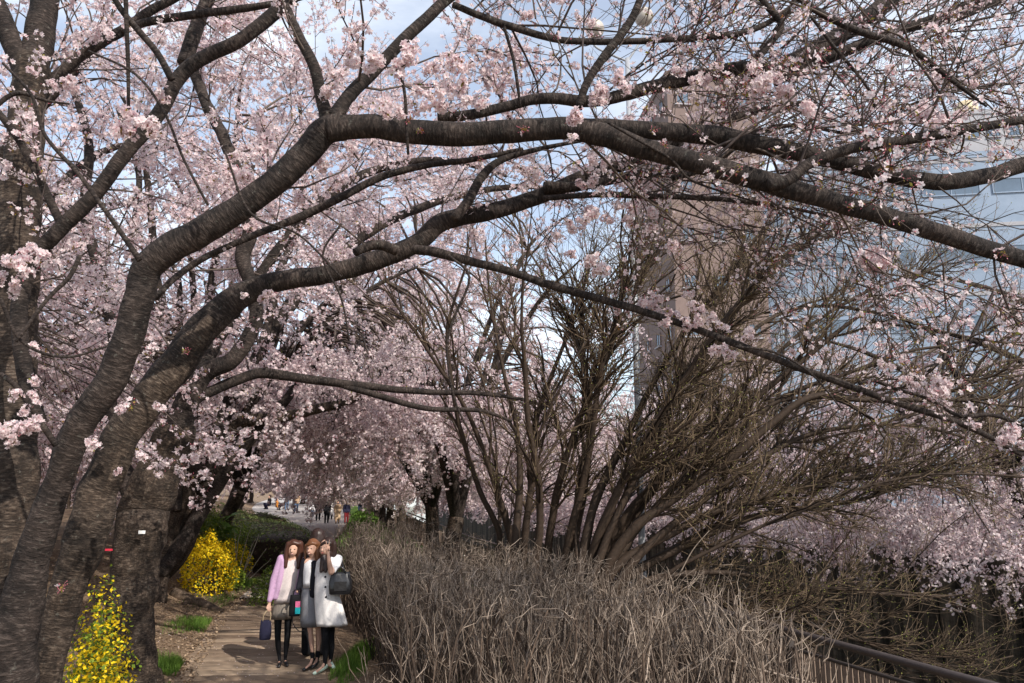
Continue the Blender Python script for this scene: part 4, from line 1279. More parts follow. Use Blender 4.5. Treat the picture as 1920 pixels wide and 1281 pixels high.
def grow(srcP, srcR, srcT, n, ln, ang, K, rmin, rk, up=0.15, t0=0.2, wts=None):
    """n branches from points of source curves (lists), at acute angles"""
    idx = rng.integers(0, len(srcP), n) if wts is None else rng.choice(len(srcP), n, p=np.array(wts) / np.sum(wts))
    s, d, r = np.zeros((n, 3)), np.zeros((n, 3)), np.zeros(n)
    for q in range(n):
        P = srcP[idx[q]]
        i = int(rng.uniform(t0, 0.97) * (len(P) - 1))
        s[q], d[q], r[q] = P[i], srcT[idx[q]][i], srcR[idx[q]][i]
    side = unit(np.cross(d, rand_dirs(n)))
    a = rng.uniform(*ang, (n, 1))
    dd = unit(d * np.cos(a) + side * np.sin(a))
    L = rng.uniform(*ln, (n, 1))
    e = s + dd * L + np.array([0, 0, up]) * L
    P = curve_batch(s, e, K, d * L * 0.09 + rng.normal(0, 0.06, (n, 3)) * L, 0.0)
    P[:, 1:] += rng.normal(0, 0.012, (n, K - 1, 3)) * L[:, None]
    r0 = np.maximum(np.minimum(r * rk, 0.02), rmin)
    R = r0[:, None] * np.linspace(1, 0.45, K)[None]
    return P, R


T_ = [unit(np.gradient(P, axis=0)) for P in allP]
P1, R1 = grow(allP, allR, T_, 560, (0.5, 1.7), (0.3, 0.95), 7, 0.0045, 0.6, wts=[0.4 if P[-1][0] < 0.6 else 1.0 + 0.1 * len(P) / 20 for P in allP])
T1 = unit(np.gradient(P1, axis=1))
P2, R2 = grow(list(P1), list(R1), list(T1), 4600, (0.25, 0.8), (0.35, 1.15), 5, 0.003, 0.6, t0=0.1)
T2a = unit(np.gradient(P2, axis=1))
P3, R3 = grow(list(P2) + list(P1), list(R2) + list(R1), list(T2a) + list(T1), 17000, (0.10, 0.36), (0.35, 1.0), 4, 0.0021, 0.7, t0=0.1)
tw.tubes(P1, R1, 4, mat=0, cap=False)
tw.tubes(P2, R2, 3, mat=1, cap=False)
tw.tubes(P3, R3, 3, mat=1, cap=False)
tw.build("twig", [M["shrub_bark"], M["shrub_twig"]], sb, kind="stuff")
bd = MB()
ends = np.concatenate([P3[:, -1], P3[:, 2], P2[:, -1]])
ends = ends[rng.random(len(ends)) < 0.38]
bd.scatter(BUD_V, None, BUD_T, frames(rand_dirs(len(ends)) + [0, 0, 0.6]), ends, rng.uniform(0.012, 0.026, len(ends)), mat=0)
bd.build("bud", M["bud"], sb, kind="stuff")

# ------------------------------------------------------------------ the bare clipped hedge
hd = thing("bare_hedge", "wide clipped hedge of bare grey twigs beside the boarded path", "hedge", (-0.6, 8.6, -0.05))
A_, B_, C_, D_, E_, F_, G_ = (-3.3, 15.2), (-1.18, 8.9), (-0.60, 5.6), (1.52, 4.6), (2.1, 6.5), (0.3, 10.0), (-2.3, 15.2)
poly = np.array([A_, B_, C_, D_, E_, F_, G_])


def inside(p, poly):
    x, y = p[:, 0], p[:, 1]
    r = np.zeros(len(p), bool)
    j = len(poly) - 1
    for i in range(len(poly)):
        xi, yi = poly[i]
        xj, yj = poly[j]
        c = ((yi > y) != (yj > y)) & (x < (xj - xi) * (y - yi) / (yj - yi + 1e-12) + xi)
        r ^= c
        j = i
    return r


def edge_dist(p, poly):
    d = np.full(len(p), 1e9)
    for i in range(len(poly)):
        a, b_ = poly[i], poly[(i + 1) % len(poly)]
        t = np.clip(((p - a) @ (b_ - a)) / ((b_ - a) @ (b_ - a)), 0, 1)
        d = np.minimum(d, np.linalg.norm(p - (a + t[:, None] * (b_ - a)), axis=1))
    return d


pts = np.stack([rng.uniform(-4, 2.6, 9000), rng.uniform(4.6, 15.3, 9000)], -1)
pts = pts[inside(pts, poly)]
ed = edge_dist(pts, poly)
pts = pts[(ed < 0.45) | (rng.random(len(pts)) < 0.45)][:2100]
n = len(pts)


def hedge_top(x, y):
    return 1.47 + 0.12 * sstep(y, 9, 14) + 0.05 * np.sin(x * 2.1 + y * 1.3) + 0.04 * np.sin(x * 5.3 - y * 3.1)


# canes from the ground
gz = ground_z(pts[:, 0], pts[:, 1]) - 0.03
h = hedge_top(pts[:, 0], pts[:, 1])
base = np.concatenate([pts, gz[:, None]], 1)
end = np.concatenate([pts + rng.normal(0, 0.20, (n, 2)), (h * rng.uniform(0.55, 0.98, n))[:, None]], 1)
K = 9
P = curve_batch(base, end, K, np.concatenate([rng.normal(0, 0.09, (n, 2)), np.zeros((n, 1))], 1), 0.009)
R = (rng.uniform(0.0055, 0.0125, n) * np.interp(pts[:, 1], [5, 8, 12], [1.3, 1.1, 0.8]))[:, None] * np.linspace(1, 0.5, K)[None]
hm = MB()
hm.tubes(P, R, 4, mat=1, cap=False)
# twigs, denser towards the clipped top and sides
T0 = unit(np.gradient(P, axis=1))
nt = 9000
ii = rng.integers(0, n, nt)
kk = np.minimum(K - 1, (K * rng.uniform(0.34, 1.0, nt) ** 0.62).astype(int))
s = P[ii, kk]
d = unit(T0[ii, kk] * 0.9 + rng.normal(0, 0.45, (nt, 3)) + [0, 0, 0.5])
L = rng.uniform(0.14, 0.46, (nt, 1))
e = s + d * L
lim = hedge_top(e[:, 0], e[:, 1]) + rng.normal(0.0, 0.025, nt)
e[:, 2] = np.minimum(e[:, 2], lim)
P2h = curve_batch(s, e, 6, rng.normal(0, 0.055, (nt, 3)) * L, 0.0045)
R2h = rng.uniform(0.0024, 0.0060, (nt, 1)) * np.linspace(1, 0.42, 6)[None]
hm.tubes(P2h, R2h, 3, mat=0, cap=False)
# short stubs
ns = 11000
ii = rng.integers(0, nt, ns)
s = P2h[ii, rng.integers(1, 6, ns)]
d = unit(rng.normal(0, 0.62, (ns, 3)) + [0, 0, 0.8])
L = rng.uniform(0.05, 0.2, (ns, 1))
e = s + d * L
e[:, 2] = np.minimum(e[:, 2], hedge_top(e[:, 0], e[:, 1]) + rng.normal(0.02, 0.04, ns))
P3h = curve_batch(s, e, 3, rng.normal(0, 0.06, (ns, 3)) * L)
hm.tubes(P3h, rng.uniform(0.0015, 0.0036, (ns, 1)) * np.linspace(1, 0.5, 3)[None], 3, mat=0, cap=False)
hm.build("twig", [M["hedge_twig"], M["hedge_stem"]], hd, kind="stuff")
# a few long escaped shoots
for px, Y in (([(1275, 1075, 4), (1300, 1030, 3), (1330, 995, 2)], 8.2), ([(1240, 1281, 9), (1330, 1235, 8), (1440, 1260, 7), (1560, 1290, 5)], 5.2),
              ([(1400, 1281, 7), (1385, 1200, 6), (1350, 1140, 5), (1310, 1110, 3)], 5.4)):
    Pq, Rq = traced(px, Y, Y, 0.04)
    MB().tubes(Pq, Rq * 0.6, 6, ref=(0, 1, 0)).build("shoot", M["hedge_twig"], hd)


# ------------------------------------------------------------------ shrubs, hedges, grass, litter
def shrub(name, label, cat, base, rx, ry, h, nst, nleaf, lsize, mats, probs, twigm="shrub_twig", shell=0.5, group=None, leafname="leaf", lat=1.0, flat=2.0):
    base = np.array(base, float)
    root = thing(name, label, cat, tuple(base), group)
    d = rand_dirs(nst)
    d[:, 2] = np.abs(d[:, 2])
    e = base + d * np.array([rx, ry, h]) * rng.uniform(0.6, 0.98, (nst, 1))
    s = base + np.concatenate([d[:, :2] * [rx * 0.25, ry * 0.25], np.zeros((nst, 1))], 1) - [0, 0, 0.04]
    P = curve_batch(s, e, 6, np.concatenate([-d[:, :2] * 0.08, np.full((nst, 1), 0.10 * h)], 1), 0.012)
    MB().tubes(P, np.linspace(0.008, 0.003, 6)[None] * rng.uniform(0.7, 1.3, (nst, 1)), 4, cap=False).build("stem", M[twigm], root, kind="stuff")
    u = rand_dirs(nleaf)
    u[:, 2] = np.abs(u[:, 2]) ** 0.8
    rr = rng.uniform(shell, 1.0, nleaf) ** 0.7
    lump = 1 + 0.13 * np.sin(u[:, 0] * 7 + 1) * np.cos(u[:, 1] * 6) + 0.09 * np.sin(u[:, 2] * 9 + u[:, 0] * 5)
    p = base + u * (rr * lump)[:, None] * np.array([rx, ry, h]) + [0, 0, 0.03]
    which = rng.random(nleaf)
    acc = 0
    mb = MB()
    for mi, pr in enumerate(probs):
        sel = (which >= acc) & (which < acc + pr)
        acc += pr
        k = int(sel.sum())
        mb.scatter(LEAF_V * [lat, 1, 1], None, LEAF_T, frames(u[sel] + rng.normal(0, 0.8, (k, 3))), p[sel], lsize * rng.uniform(0.6, 1.2, k), mat=mi)
    mb.build(leafname, [M[x] for x in mats], root, kind="stuff")
    return root


fy = on_level(180, 1262, 0.35)
q = at(178, 1262, 6.9)
shrub("forsythia_shrub", "yellow flowering shrub with fresh green leaves between the two near trunks", "shrub", (q[0], 6.9, float(ground_z(q[0], 6.9)) - 0.05), 0.36, 0.36, 1.05, 70, 3300, 0.040, ["forsythia", "green_leaf"], [0.55, 0.45], lat=1.3, shell=0.35)
q = at(196, 1130, 7.9)
shrub("forsythia_shrub", "narrow yellow shrub seen in the gap behind the thick leaning trunk", "shrub", (q[0], 7.9, float(ground_z(q[0], 7.9)) - 0.05), 0.27, 0.3, 1.30, 45, 2100, 0.04, ["forsythia", "green_leaf"], [0.5, 0.5], lat=1.3, shell=0.35)
q = on_level(388, 1085, 0.4)
shrub("forsythia_shrub", "rounded bright yellow shrub on the bank beyond the leaning stems", "shrub", (q[0], q[1], float(ground_z(q[0], q[1])) - 0.03), 0.56, 0.6, 1.12, 80, 4200, 0.05, ["forsythia", "green_leaf"], [0.85, 0.15], lat=1.4, shell=0.72)
q = at(432, 1012, 19.5)
shrub("forsythia_shrub", "low yellow green shrub behind the rounded yellow one", "shrub", (q[0], 19.5, float(ground_z(q[0], 19.5))), 0.55, 0.5, 0.75, 50, 2400, 0.055, ["forsythia", "green_leaf"], [0.6, 0.4], lat=1.4, shell=0.6)
q = at(505, 1060, 15.5)
shrub("green_shrub", "small round green shrub at the path edge below the clipped hedge", "shrub", (q[0], 15.5, float(ground_z(q[0], 15.5))), 0.36, 0.34, 0.62, 40, 1700, 0.055, ["hedge_leaf", "green_leaf"], [0.6, 0.4], shell=0.5)
q = at(352, 1000, 20)
shrub("green_shrub", "loose green shrub on the bank above the rounded yellow shrub", "shrub", (q[0], 20, float(ground_z(q[0], 20))), 1.0, 0.8, 1.35, 60, 3000, 0.075, ["hedge_leaf", "green_leaf"], [0.45, 0.55], shell=0.5)


def clipped(label, corners, h, nleaf, lsize):
    """leafy hedge along a row of (x, y, halfwidth) points"""
    c = np.array(corners, float)
    root = thing("green_hedge", label, "hedge", (c[0][0], c[0][1], float(ground_z(c[0][0], c[0][1]))))
    mb, core = MB(), MB()
    for i in range(len(c) - 1):
        a, b_ = c[i], c[i + 1]
        d = unit(b_[:2] - a[:2])
        nrm = np.array([-d[1], d[0]])
        L = np.linalg.norm(b_[:2] - a[:2])
        k = int(nleaf * L / 20)
        t = rng.random(k)
        face = rng.random(k)
        w = a[2] + (b_[2] - a[2]) * t
        sgn = np.where(rng.random(k) < 0.5, -1, 1)
        off = np.where(face < 0.5, rng.uniform(-1, 1, k), sgn)
        zz = np.where(face < 0.5, 1.0, rng.uniform(0.0, 1, k))
        if i == 0:
            endf = rng.random(k) < 0.22
            t = np.where(endf, 0, t)
            off = np.where(endf, rng.uniform(-1, 1, k), off)
            zz = np.where(endf, rng.uniform(0, 1, k), zz)
        rnd = 1 - 0.12 * zz ** 4 * np.abs(off)
        xy = a[:2] + (b_[:2] - a[:2]) * t[:, None] + nrm * (off * w * rnd)[:, None]
        xy += rng.normal(0, 0.03, xy.shape)
        g = ground_z(xy[:, 0], xy[:, 1])
        z = g + zz * h * (1 - 0.06 * np.abs(off) ** 3) + 0.05 * np.sin(xy[:, 0] * 4 + xy[:, 1] * 2.2) + rng.normal(0, 0.03, k)
        nr = np.stack([nrm[0] * off, nrm[1] * off, (zz > 0.9) * 1.2 + 0.3], -1) + rng.normal(0, 0.5, (k, 3))
        mb.scatter(LEAF_V * [1.3, 1, 1], None, LEAF_T, frames(nr), np.stack([xy[:, 0], xy[:, 1], z], -1), lsize * rng.uniform(0.6, 1.2, k))
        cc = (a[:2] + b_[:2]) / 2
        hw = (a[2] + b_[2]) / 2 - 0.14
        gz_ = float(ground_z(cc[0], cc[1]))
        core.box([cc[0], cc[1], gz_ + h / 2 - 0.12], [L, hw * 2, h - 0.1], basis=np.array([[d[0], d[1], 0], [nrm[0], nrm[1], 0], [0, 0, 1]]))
    mb.build("leaf", M["hedge_leaf"], root, kind="stuff")
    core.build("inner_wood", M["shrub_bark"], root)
    return root


e0 = at(528, 1050, 20.4)
clipped("clipped dark green hedge with a pale flat top along the path", [(e0[0] - 0.05, 20.8, 0.80), (e0[0] - 1.7, 25.5, 1.0), (e0[0] - 4.3, 31.5, 1.2), (e0[0] - 7.4, 38.5, 1.4)], 0.98, 7500, 0.075)

# large leaved plant
M["palm_leaf"] = mat_leafy("broad shiny leaf", (0.07, 0.16, 0.02), (0.16, 0.27, 0.04), 0.3, rough=0.35, objvar=0.5)
q = at(402, 985, 20.8)
bp = thing("broadleaf_plant", "bright green broad leaved plant beside the yellow green shrub", "plant", (q[0], 20.8, float(ground_z(q[0], 20.8))))
s5 = np.linspace(0, 1, 6)
lv, lq = [], []
for i, t_ in enumerate(s5):
    w = 0.085 * math.sin(math.pi * (0.08 + 0.9 * t_)) + 0.004
    for sx in (-1, 0, 1):
        lv.append((sx * w, t_ * 0.5, 0.16 * t_ - 0.26 * t_ * t_ - 0.02 * abs(sx) * -1))
for i in range(5):
    for j in (0, 1):
        lq.append([i * 3 + j, i * 3 + j + 1, i * 3 + j + 4, i * 3 + j + 3])
big_leaf = MB().add(lv, lq).mesh("leaf", M["palm_leaf"])
for k in range(70):
    o = put("leaf", big_leaf, bp, local=True)
    a = rng.uniform(0, 6.28)
    r_ = rng.uniform(0, 0.55)
    o.location = (math.cos(a) * r_, math.sin(a) * r_, rng.uniform(0.25, 0.95))
    o.rotation_euler = (rng.uniform(-0.4, 0.9), rng.uniform(-0.3, 0.3), a - math.pi / 2 + rng.normal(0, 0.4))
    o.scale = [rng.uniform(0.7, 1.15)] * 3
MB().tubes(curve_batch(np.tile([[q[0], 20.8, float(bp.location.z) - 0.03]], (14, 1)), np.array([q[0], 20.8, float(bp.location.z)]) + np.stack([rng.normal(0, 0.35, 14), rng.normal(0, 0.35, 14), rng.uniform(0.4, 0.9, 14)], -1), 5, rng.normal(0, 0.05, (14, 3))), np.full((14, 5), 0.012), 5).build("stem", M["shrub_bark"], bp, kind="stuff")

for px_, Y_, rx_, h_, lab_ in ((395, 21.5, 0.8, 1.0, "rounded light green bush below the slim leaning stems"), (455, 23.5, 0.9, 0.95, "rounded light green bush touching the clipped green hedge"), (425, 17.2, 0.42, 0.55, "low light green bush between the yellow shrub and the pale shoots")):
    q_ = at(px_, 1000, Y_)
    shrub("green_shrub", lab_, "shrub", (q_[0], Y_, float(ground_z(q_[0], Y_))), rx_, rx_ * 0.9, h_, 45, 3200, 0.062, ["green_leaf", "hedge_leaf"], [0.75, 0.25], shell=0.7)
# pale bare shoots by the hedge
M["pale_twig"] = mat_twig("pale bare shoot", (0.30, 0.25, 0.19), (0.46, 0.40, 0.32))
ps = on_level(452, 1068, 0.35)
pl = thing("bare_shrub", "thin pale bare shoots standing in front of the green hedge", "shrub", tuple(ps))
for x0, y0, x1, y1 in ((440, 1066, 452, 985), (445, 1068, 470, 990), (448, 1068, 486, 1000), (452, 1070, 478, 1012), (455, 1070, 500, 1028), (440, 1066, 440, 1000), (458, 1072, 508, 1048)):
    a = at(x0, y0, ps[1])
    b_ = at(x1, y1, ps[1] + rng.uniform(-0.3, 0.3))
    a[2] = float(ground_z(a[0], a[1])) - 0.03
    Pq = curve_batch(a[None], b_[None], 7, np.array([[rng.normal(0, 0.06), 0.02, 0.03]]), 0.006)
    MB().tubes(Pq, np.linspace(0.014, 0.005, 7)[None], 5).build("stem", M["pale_twig"], pl)

BLADE = np.array([(-0.5, 0, 0), (0.5, 0, 0), (0.32, 0.10, 0.55), (-0.32, 0.10, 0.55), (0.0, 0.36, 1.0)])


def grass(label, cx, cy, rx, ry, nb, hgt, w=0.007, rot=0.0):
    a = rng.uniform(0, 6.283, nb)
    r_ = rng.random(nb) ** 0.72 * (1.1 + 0.28 * np.sin(a * 3 + cx) + 0.15 * np.sin(a * 7 + cy))
    X, Y_ = cx + np.cos(a) * r_ * rx, cy + np.sin(a) * r_ * ry
    keep = (X < path_left(Y_) - 0.02) | (X > path_right(Y_) + 0.02)
    X, Y_ = X[keep], Y_[keep]
    k = len(X)
    Z = ground_z(X, Y_) - 0.01
    yaw = rng.uniform(0, 6.283, k)
    c, s = np.cos(yaw), np.sin(yaw)
    hh = hgt * rng.uniform(0.5, 1.2, k) * np.clip(1.15 - 0.75 * r_[keep], 0.25, 1.2)
    v = BLADE[None] * np.stack([np.full(k, w), hh * 0.8, hh], -1)[:, None, :]
    R_ = np.zeros((k, 3, 3))
    R_[:, 0, 0], R_[:, 0, 1], R_[:, 1, 0], R_[:, 1, 1], R_[:, 2, 2] = c, -s, s, c, 1
    v = np.einsum("nij,nmj->nmi", R_, v) + np.stack([X, Y_, Z], -1)[:, None, :]
    o_ = (np.arange(k) * 5)[:, None]
    mb = MB()
    mb.add(v, (o_ + [[0, 1, 2, 3]]), np.stack([o_[:, 0] + 3, o_[:, 0] + 2, o_[:, 0] + 4], -1))
    o = mb.build("grass", M["grass"], None, True, "stuff")
    o["label"] = label
    o["category"] = "grass"


for lab, (x, y), z, rx, ry, nb, hg in (("bright green grass tuft at the foot of the tagged trunk", (330, 1228), 0.18, 0.34, 0.40, 2600, 0.17), ("thin green grass on the bank beyond the tagged trunk", (372, 1150), 0.22, 0.42, 0.75, 2400, 0.14),
                                        ("green grass beside the path below the round shrub", (470, 1090), 0.1, 0.62, 1.2, 3200, 0.16), ("patchy short grass on the slope between the yellow shrub and the path", (415, 1115), 0.15, 0.6, 1.3, 1100, 0.10), ("sparse grass near the roots", (300, 1200), 0.3, 0.3, 0.5, 500, 0.1),
                                        ("sparse grass low on the bank by the path edge", (345, 1258), 0.15, 0.22, 0.3, 400, 0.10)):
    p = on_level(x, y, z)
    grass(lab, p[0], p[1], rx, ry, nb, hg)
gp = on_level(660, 1245, 0)
grass("bright green grass strip between the boards and the bare hedge", gp[0] + 0.02, gp[1] + 0.2, 0.20, 1.3, 3200, 0.2)
grass("green grass at the end of the boards by the bare hedge", -1.72, 8.0, 0.22, 0.9, 2200, 0.2)
grass("grass glimpsed through the hedge stems", 0.3, 8.6, 1.3, 0.8, 2500, 0.5, 0.011)
grass("tall lime green shoots among the hedge canes", -0.05, 6.3, 0.55, 0.45, 700, 0.85, 0.016)
grass("lime green shoots at the foot of the hedge canes", 0.95, 5.9, 0.4, 0.35, 450, 0.6, 0.016)
grass("fresh grass behind the bare hedge", 1.1, 7.6, 0.9, 0.8, 2200, 0.4, 0.011)
# far verge: wide tufts of grass under the canal row
yv = np.concatenate([np.arange(17, 75, 1.0)])
m, n, l, b = new_mat("verge turf")
t = tex(n, l, coords(n, l, (1, 1, 1)), 3.5, 6, 0.65)
r = ramp(n, [(0.3, (0.06, 0.12, 0.015)), (0.7, (0.15, 0.25, 0.035))])
l.new(t.outputs[0], r.inputs[0])
l.new(r.outputs[0], b.inputs["Base Color"])
b.inputs["Roughness"].default_value = 0.95
bump(n, l, b, t.outputs[0], 0.8, 0.08)
strip_sheet(lambda Y: path_right(Y) + 0.15, lambda Y: rail_x(Y) - 0.3, yv, np.linspace(0, 1, 10), lambda X, Y: ground_z(X, Y) + 0.02 + 0.45 * np.sin(np.clip((X - path_right(Y)) / (rail_x(Y) - path_right(Y) + 1e-6), 0, 1) * math.pi), "grass_verge", m)
vg = MB()
nv = 9000
Yv = rng.uniform(20, 60, nv)
uu = rng.uniform(0.05, 0.95, nv)
Xv = (path_right(Yv) + 0.15) * (1 - uu) + (rail_x(Yv) - 0.3) * uu
Zv = ground_z(Xv, Yv) + 0.45 * np.sin(uu * math.pi)
vg.scatter(LEAF_V * [0.5, 0.5, 1], None, LEAF_T, frames(rng.normal(0, 0.6, (nv, 3)) + [0, -1, 0.3]), np.stack([Xv, Yv, Zv + 0.03], -1), rng.uniform(0.15, 0.35, nv))
o = vg.build("grass", M["grass"], None, True, "stuff")
tag(o, "rough green grass of the verge between the far path and the canal row", "grass")

# litter of dry leaves, twigs and fallen petals
nl_ = 9000
Yl = rng.uniform(5.5, 24, nl_)
dl = rng.exponential(1.1, nl_)
Xl = path_left(Yl) - dl + 0.22
Zl = np.where(Xl < path_left(Yl), ground_z(Xl, Yl), 0.0) + 0.012
mb = MB()
mb.scatter(LEAF_V * [1.2, 1, 1.5], None, LEAF_T, frames(rng.normal(0, 0.35, (nl_, 3)) + [0, 0, 1]), np.stack([Xl, Yl, Zl], -1), rng.uniform(0.018, 0.055, nl_))
o = mb.build("fallen_leaves", M["litter"], None, True, "stuff")
tag(o, "dry brown leaves and bark bits strewn over the earth bank", "leaf litter")
nl_ = 2200
Yl = rng.uniform(6, 24, nl_)
u_ = rng.random(nl_)
Xl = (path_left(Yl) - 2.0) * (1 - u_) + path_right(Yl) * u_
Zl = np.where(Xl < path_left(Yl), ground_z(Xl, Yl), 0.0) + 0.012
mb = MB()
mb.scatter(FAR_V, None, FAR_T, frames(rng.normal(0, 0.3, (nl_, 3)) + [0, 0, 1]), np.stack([Xl, Yl, Zl], -1), rng.uniform(0.005, 0.009, nl_))
o = mb.build("fallen_petals", M["petal"], None, True, "stuff")
tag(o, "scattered pale petals fallen on the path and bank", "petals")

# exposed root on the bank and stones
rt = thing("tree_root", "knobbly pale tree root running down the bank to the grass by the path", "tree root", tuple(on_level(380, 1085, 0.3)))
for px in ([(330, 1062, 22), (360, 1076, 20), (392, 1092, 18), (420, 1102, 10)], [(350, 1068, 16), (356, 1092, 14), (345, 1110, 9)]):
    P, R = traced(px, 15.2, 14.6, 0.08)
    P[:, 2] = ground_z(P[:, 0], P[:, 1]) + R * 0.4
    MB().tubes(P, R, 8, rough=0.2).build("root", M["root"], rt)
# pink lantern
lp = at(540, 880, 44)
M["pink_paper"] = mat_leafy("pink lantern paper", (0.72, 0.16, 0.38), (0.80, 0.22, 0.46), 0.4)
M["red_paper"] = mat_plain("red lantern foot", (0.60, 0.05, 0.07), 0.6)
ln_ = thing("paper_lantern", "pink paper festival lantern with a red foot hanging in the far blossom", "lantern", tuple(lp))
a = np.linspace(-1.2, 1.2, 9)
MB().tubes(np.stack([np.full(9, lp[0]), np.full(9, 44.0), lp[2] + np.sin(a) * 0.36], -1), np.cos(a) * 0.30, 14).build("shade", M["pink_paper"], ln_)
MB().tubes(np.array([[lp[0], 44, lp[2] - 0.36], [lp[0], 44, lp[2] - 0.5], [lp[0], 44, lp[2] - 0.58]]), [0.1, 0.13, 0.06], 12).build("foot", M["red_paper"], ln_)
MB().tubes(np.array([[lp[0], 44, lp[2] + 0.3], [lp[0], 44, lp[2] + 0.8], [lp[0] + 0.05, 44, lp[2] + 1.4]]), [0.02, 0.015, 0.012], 6).build("cord", M["dark_frame"], ln_)
# ------------------------------------------------------------------ people
def fabric(name, c, rough=0.85, spec=0.15, var=0.10, scale=60):
    return mat_plain(name, c, rough, spec, 0, var, scale, 0.3)


M["skin"] = fabric("skin", (0.56, 0.34, 0.25), 0.5, 0.3, 0.05, 20)
M["hair_dark"] = fabric("dark brown hair", (0.028, 0.014, 0.011), 0.4, 0.4, 0.4, 40)
M["hair_red"] = fabric("reddish brown hair", (0.062, 0.022, 0.013), 0.4, 0.4, 0.3, 40)
M["hair_ginger"] = fabric("light ginger brown hair", (0.155, 0.062, 0.026), 0.4, 0.4, 0.25, 40)
for hm_ in ("hair_dark", "hair_red", "hair_ginger"):
    n_, l_ = M[hm_].node_tree.nodes, M[hm_].node_tree.links
    for q_ in n_:
        if q_.type == "MAPPING":
            q_.inputs["Scale"].default_value = (4, 4, 0.35)
M["black_cloth"] = fabric("black cloth", (0.012, 0.012, 0.014))
M["denim"] = fabric("black denim", (0.016, 0.016, 0.022))
M["lilac"] = fabric("lilac knit", (0.47, 0.30, 0.45))
M["blouse"] = fabric("pale blouse", (0.64, 0.56, 0.54))
M["beige_skirt"] = fabric("beige grey skirt", (0.25, 0.215, 0.18))
M["grey_skirt"] = fabric("grey skirt", (0.24, 0.24, 0.26))
M["white_cloth"] = fabric("white cloth", (0.74, 0.73, 0.74))
M["coat_white"] = fabric("off white coat", (0.74, 0.71, 0.69))
M["navy"] = fabric("navy canvas", (0.020, 0.020, 0.042))
M["leather"] = mat_plain("black leather", (0.014, 0.014, 0.016), 0.28, 0.6, 0, 0.2, 25, 0.6)
M["straw"] = fabric("straw rope", (0.42, 0.32, 0.20))
M["teal"] = fabric("teal print", (0.02, 0.36, 0.40))
M["pinkp"] = fabric("pink print", (0.72, 0.16, 0.30))
M["mint"] = fabric("mint shoe", (0.52, 0.66, 0.56), 0.5)
M["eye"] = fabric("eye", (0.012, 0.009, 0.008), 0.3, 0.4)
M["lip"] = fabric("lip", (0.50, 0.13, 0.12), 0.5)
M["tooth"] = fabric("teeth", (0.8, 0.78, 0.74), 0.4)
M["beige_coat"] = fabric("beige coat", (0.42, 0.29, 0.19))
M["camel"] = fabric("camel coat", (0.50, 0.36, 0.23))
M["maroon"] = fabric("dark red trousers", (0.17, 0.020, 0.025))
M["jeans"] = fabric("blue jeans", (0.10, 0.15, 0.24))
M["orange"] = fabric("orange cloth", (0.50, 0.20, 0.04))


def capsule(mb, p0, r0, p1, r1, S=10):
    p0, p1 = np.array(p0, float), np.array(p1, float)
    d = p1 - p0
    L = np.linalg.norm(d)
    d = d / L if L > 1e-6 else np.array([0, 0, 1.0])
    a = np.linspace(0.08, math.pi / 2, 5)
    P = [p0 - d * r0 * math.cos(x) for x in a] + [p1 + d * (r1 * math.cos(x) + 1e-5) for x in a[::-1]]
    R = [r0 * math.sin(x) for x in a] + [r1 * math.sin(x) for x in a[::-1]]
    ax = (0, 1, 0) if abs(d[1]) < 0.8 else (1, 0, 0)
    mb.tubes(np.array(P), np.array(R), S, ref=ax)


def blob(name, caps, mat, parent, voxel=0.010, smooth=2, label=None):
    """one continuous skin grown round a chain of tapered limbs"""
    mb = MB()
    for c in caps:
        capsule(mb, *c)
    me = mb.mesh(name, mat)
    o = bpy.data.objects.new(name, me)
    COL.objects.link(o)
    r = o.modifiers.new("remesh", "REMESH")
    r.mode, r.voxel_size, r.use_smooth_shade = "VOXEL", voxel, True
    s = o.modifiers.new("smooth", "SMOOTH")
    s.factor, s.iterations = 0.5, smooth
    dg = bpy.context.evaluated_depsgraph_get()
    new = bpy.data.meshes.new_from_object(o.evaluated_get(dg), depsgraph=dg)
    o.modifiers.clear()
    o.data = new
    new.name = name
    new.materials.clear()
    new.materials.append(mat)
    if parent is not None:
        o.parent = parent
    if label:
        o["label"] = label
    return o


def loft(name, rings, mat, parent, n=44, ripple=0.0, nrip=9, lining=True):
    """garment: rings (centre, halfwidth, halfdepth) from top to hem; the hem turns inward"""
    V = []
    a = np.arange(n) * 2 * math.pi / n
    K = len(rings)
    ph = rng.uniform(0, 6)
    for k, (c, hw, hd) in enumerate(rings):
        f = k / max(1, K - 1)
        rp = 1 + ripple * f * np.sin(nrip * a + ph + 0.6 * f) + ripple * 0.5 * f * np.sin((nrip * 2 - 3) * a + ph * 2)
        V.append(np.stack([c[0] + np.cos(a) * hw * rp, c[1] + np.sin(a) * hd * rp, np.full(n, c[2])], -1))
    if lining:
        c, hw, hd = rings[-1]
        V.append(V[-1] * 1.0 + (np.array(c) - V[-1]) * [0.05, 0.05, 0] + [0, 0, 0.004])
        V.append(V[-1] * 1.0 + (np.array(c) - V[-1]) * [0.12, 0.12, 0] + [0, 0, 0.10])
    K = len(V)
    i = np.arange(K - 1)[:, None] * n
    s = np.arange(n)[None]
    q = np.stack([i + s, i + n + s, i + n + (s + 1) % n, i + (s + 1) % n], -1)
    mb = MB().add(np.concatenate(V), q)
    top = np.array(rings[0][0])
    mb.add(np.concatenate([V[0], top[None] + [[0, 0, 0.01]]]), tris=np.stack([np.arange(n), (np.arange(n) + 1) % n, np.full(n, n)], -1))
    return put(name, mb.mesh(name, mat), parent, local=True)


